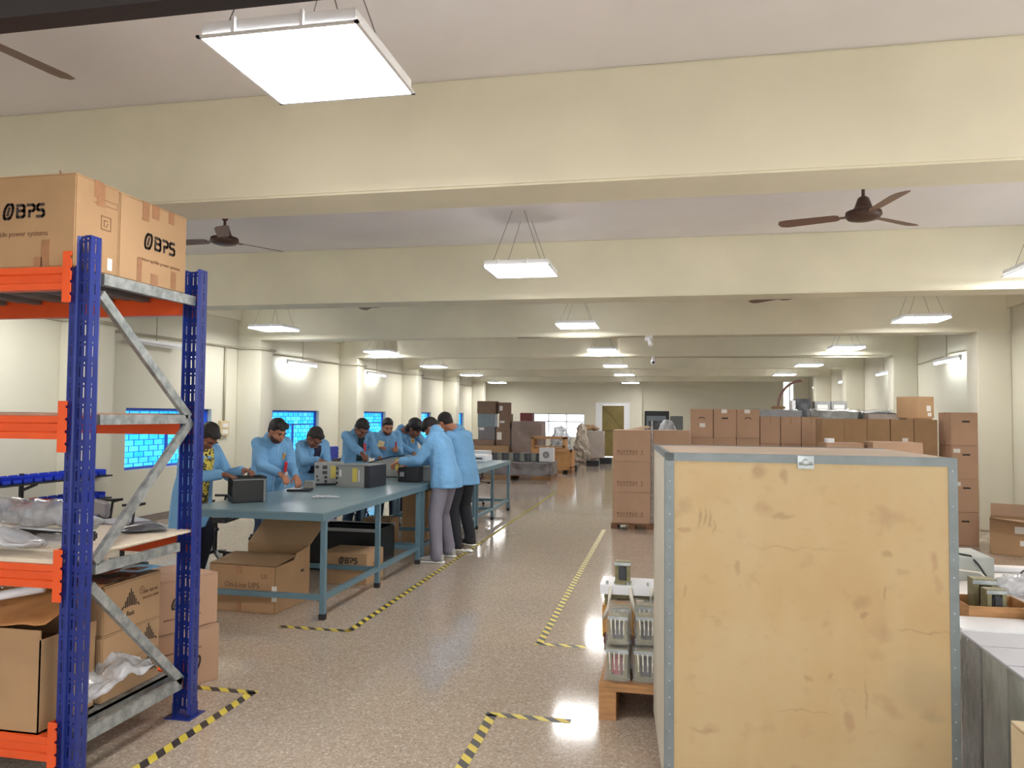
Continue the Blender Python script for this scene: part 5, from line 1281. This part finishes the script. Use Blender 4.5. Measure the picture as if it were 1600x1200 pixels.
    if badge:
        cc = hip+ax*.3*k-sd*.1*k+fw*(.14*k*.86+.001); BM = Matrix((sd, ax, fw)).transposed().to_4x4()
        for nm, sz, mm, z_ in (('chest_badge', .03, M_badge, .008), ('badge_mark', .014, M_badge2, .0125)):
            o = MB().box(-sz, sz, -sz*1.2, sz*1.2, -.014, .004, bev=.003).build(nm, mm, root); o.matrix_local = Matrix.Translation(sh(cc)+fw*z_) @ BM @ RY(-18) @ RZ(8)
    return dict(root=root, arms=arms, fw=f0, neck=neck, head=head)
def held(name, label, cat, parts, loc, d=(0, 0, 1)):
    r = thing(name, label, cat, loc); q = V(d).to_track_quat('Z', 'Y'); r.rotation_mode = 'QUATERNION'; r.rotation_quaternion = q
    for nm, mb, m in parts: mb.build(nm, m, r, smooth=False)
    return r
def screwdriver(label, loc, d): return held('screwdriver', label, 'screwdriver', [('handle', MB().lathe([(.008, 0), (.014, .008), (.014, .075), (.016, .095), (.01, .105)], 10), M_red), ('blade', MB().tube((0, 0, 0), (0, 0, -.1), .003), M_galv)], loc, d)

P1 = person('person in open coat over yellow patterned shirt, behind the rear rack upright', (-4.22, 6.28), -12, 1.62, 14, 0, (-3.98, 6.14, 1.38), -15, 55, (-3.76, 6.05, 1.06), (-3.74, 6.33, 1.08), M_navy, M_skin2, M_yel, 'short', badge=False, hem=.60, grip=(.6, .6))
P2 = person('bearded person in light blue coat looking down, red screwdriver over the tray', (-4.1, 7.38), -30, 1.66, 14, 0, (-3.92, 7.24, 1.395), -22, 32, (-3.74, 7.0, 1.0), (-3.68, 7.2, .96), M_jean, M_skin, None, 'full', beard=True, grip=(1, 1))
P3 = person('person in light blue coat over dark shirt, bent low before the second window', (-4.2, 8.4), -25, 1.62, 26, 0, (-3.88, 8.02, 1.32), -20, 52, (-3.76, 7.92, 1.08), (-3.74, 8.15, .98), M_jean, M_skin2, M_navysh, 'short', badge=False, grip=(1, .8))
P4 = person('person in open coat over dark green shirt, holding a red screwdriver upright', (-4.08, 9.62), -38, 1.68, 12, 0, (-3.86, 9.33, 1.40), -32, 48, (-3.74, 9.08, 1.09), (-3.58, 9.3, 1.0), M_jean, M_skin2, M_teal, 'short', grip=(1, .8))
P5 = person('person facing the camera with tilted head, holding a cream part at the chest', (-4.05, 10.75), -62, 1.64, 6, 4, (-3.97, 10.55, 1.40), -55, 25, (-4.02, 10.4, 1.12), (-3.8, 10.45, 1.12), M_navy, M_skin, None, 'short', beard=True, badge=False, grip=(.6, 1))
P6 = person('person with bushy black hair bowing sideways over the bench, badge on chest', (-3.97, 11.5), -55, 1.70, 16, 20, (-3.52, 11.15, 1.36), -5, 38, (-3.7, 10.98, 1.0), (-3.45, 11.25, .98), M_navy, M_skin2, None, 'bushy', hscale=1.12, grip=(.8, .8))
P8 = person('person in grey trousers and white-soled shoes bending over the bench, seen from behind', (-2.42, 8.26), 168, 1.72, 16, 0, (-2.64, 8.45, 1.43), 168, 66, (-2.93, 8.42, 1.02), (-2.93, 8.2, 1.07), M_gry_tr, M_skin, None, 'short', shoes=M_shoe, hem=.79, badge=False, feet=[(-2.42, 8.42, 0), (-2.44, 8.02, 0)], grip=(1, 1), twist=12)
P9 = person('person in black trousers with short faded hair, standing behind the bent one', (-2.42, 9.0), 155, 1.72, 12, 0, (-2.62, 9.0, 1.47), 150, 38, (-2.86, 9.4, 1.0), (-2.9, 9.0, 1.0), M_blk_tr, M_skin, None, 'fade', shoes=M_shoeb, hem=.76, badge=False, feet=[(-2.38, 9.2, 0), (-2.44, 8.82, 0)], grip=(.6, .6))
def hand_pt(P, i, fwd=.09): s, S, el, wr = P['arms'][i]; return wr+(wr-el).normalized()*.3*fwd+P['fw']*fwd*.6-V((0, 0, .02))
screwdriver('red-handled screwdriver held over the tray by the bearded person', hand_pt(P2, 0)+V((0, 0, .045)), (.15, -.1, 1))
screwdriver('red-handled screwdriver held upright by the person in the dark green shirt', hand_pt(P4, 0)+V((0, 0, .05)), (-.05, -.05, 1))
o = MB().box(-.045, .04, -.01, .01, -.04, .05, bev=.004).build('cream_part', mat('cream_plastic', (214, 196, 150), .5)); o.location = hand_pt(P5, 0)+V((.0, -.02, .05)); o.rotation_euler = (.2, .3, .4); tag(o, 'cream coloured part held by the person facing the camera', 'part')
o = MB().lathe([(.012, 0), (.014, .05), (.01, .08)], 10).build('red_tool', M_red); o.location = hand_pt(P5, 1)+V((0, -.02, .02)); tag(o, 'small red tool in the other hand of the person facing the camera', 'tool')
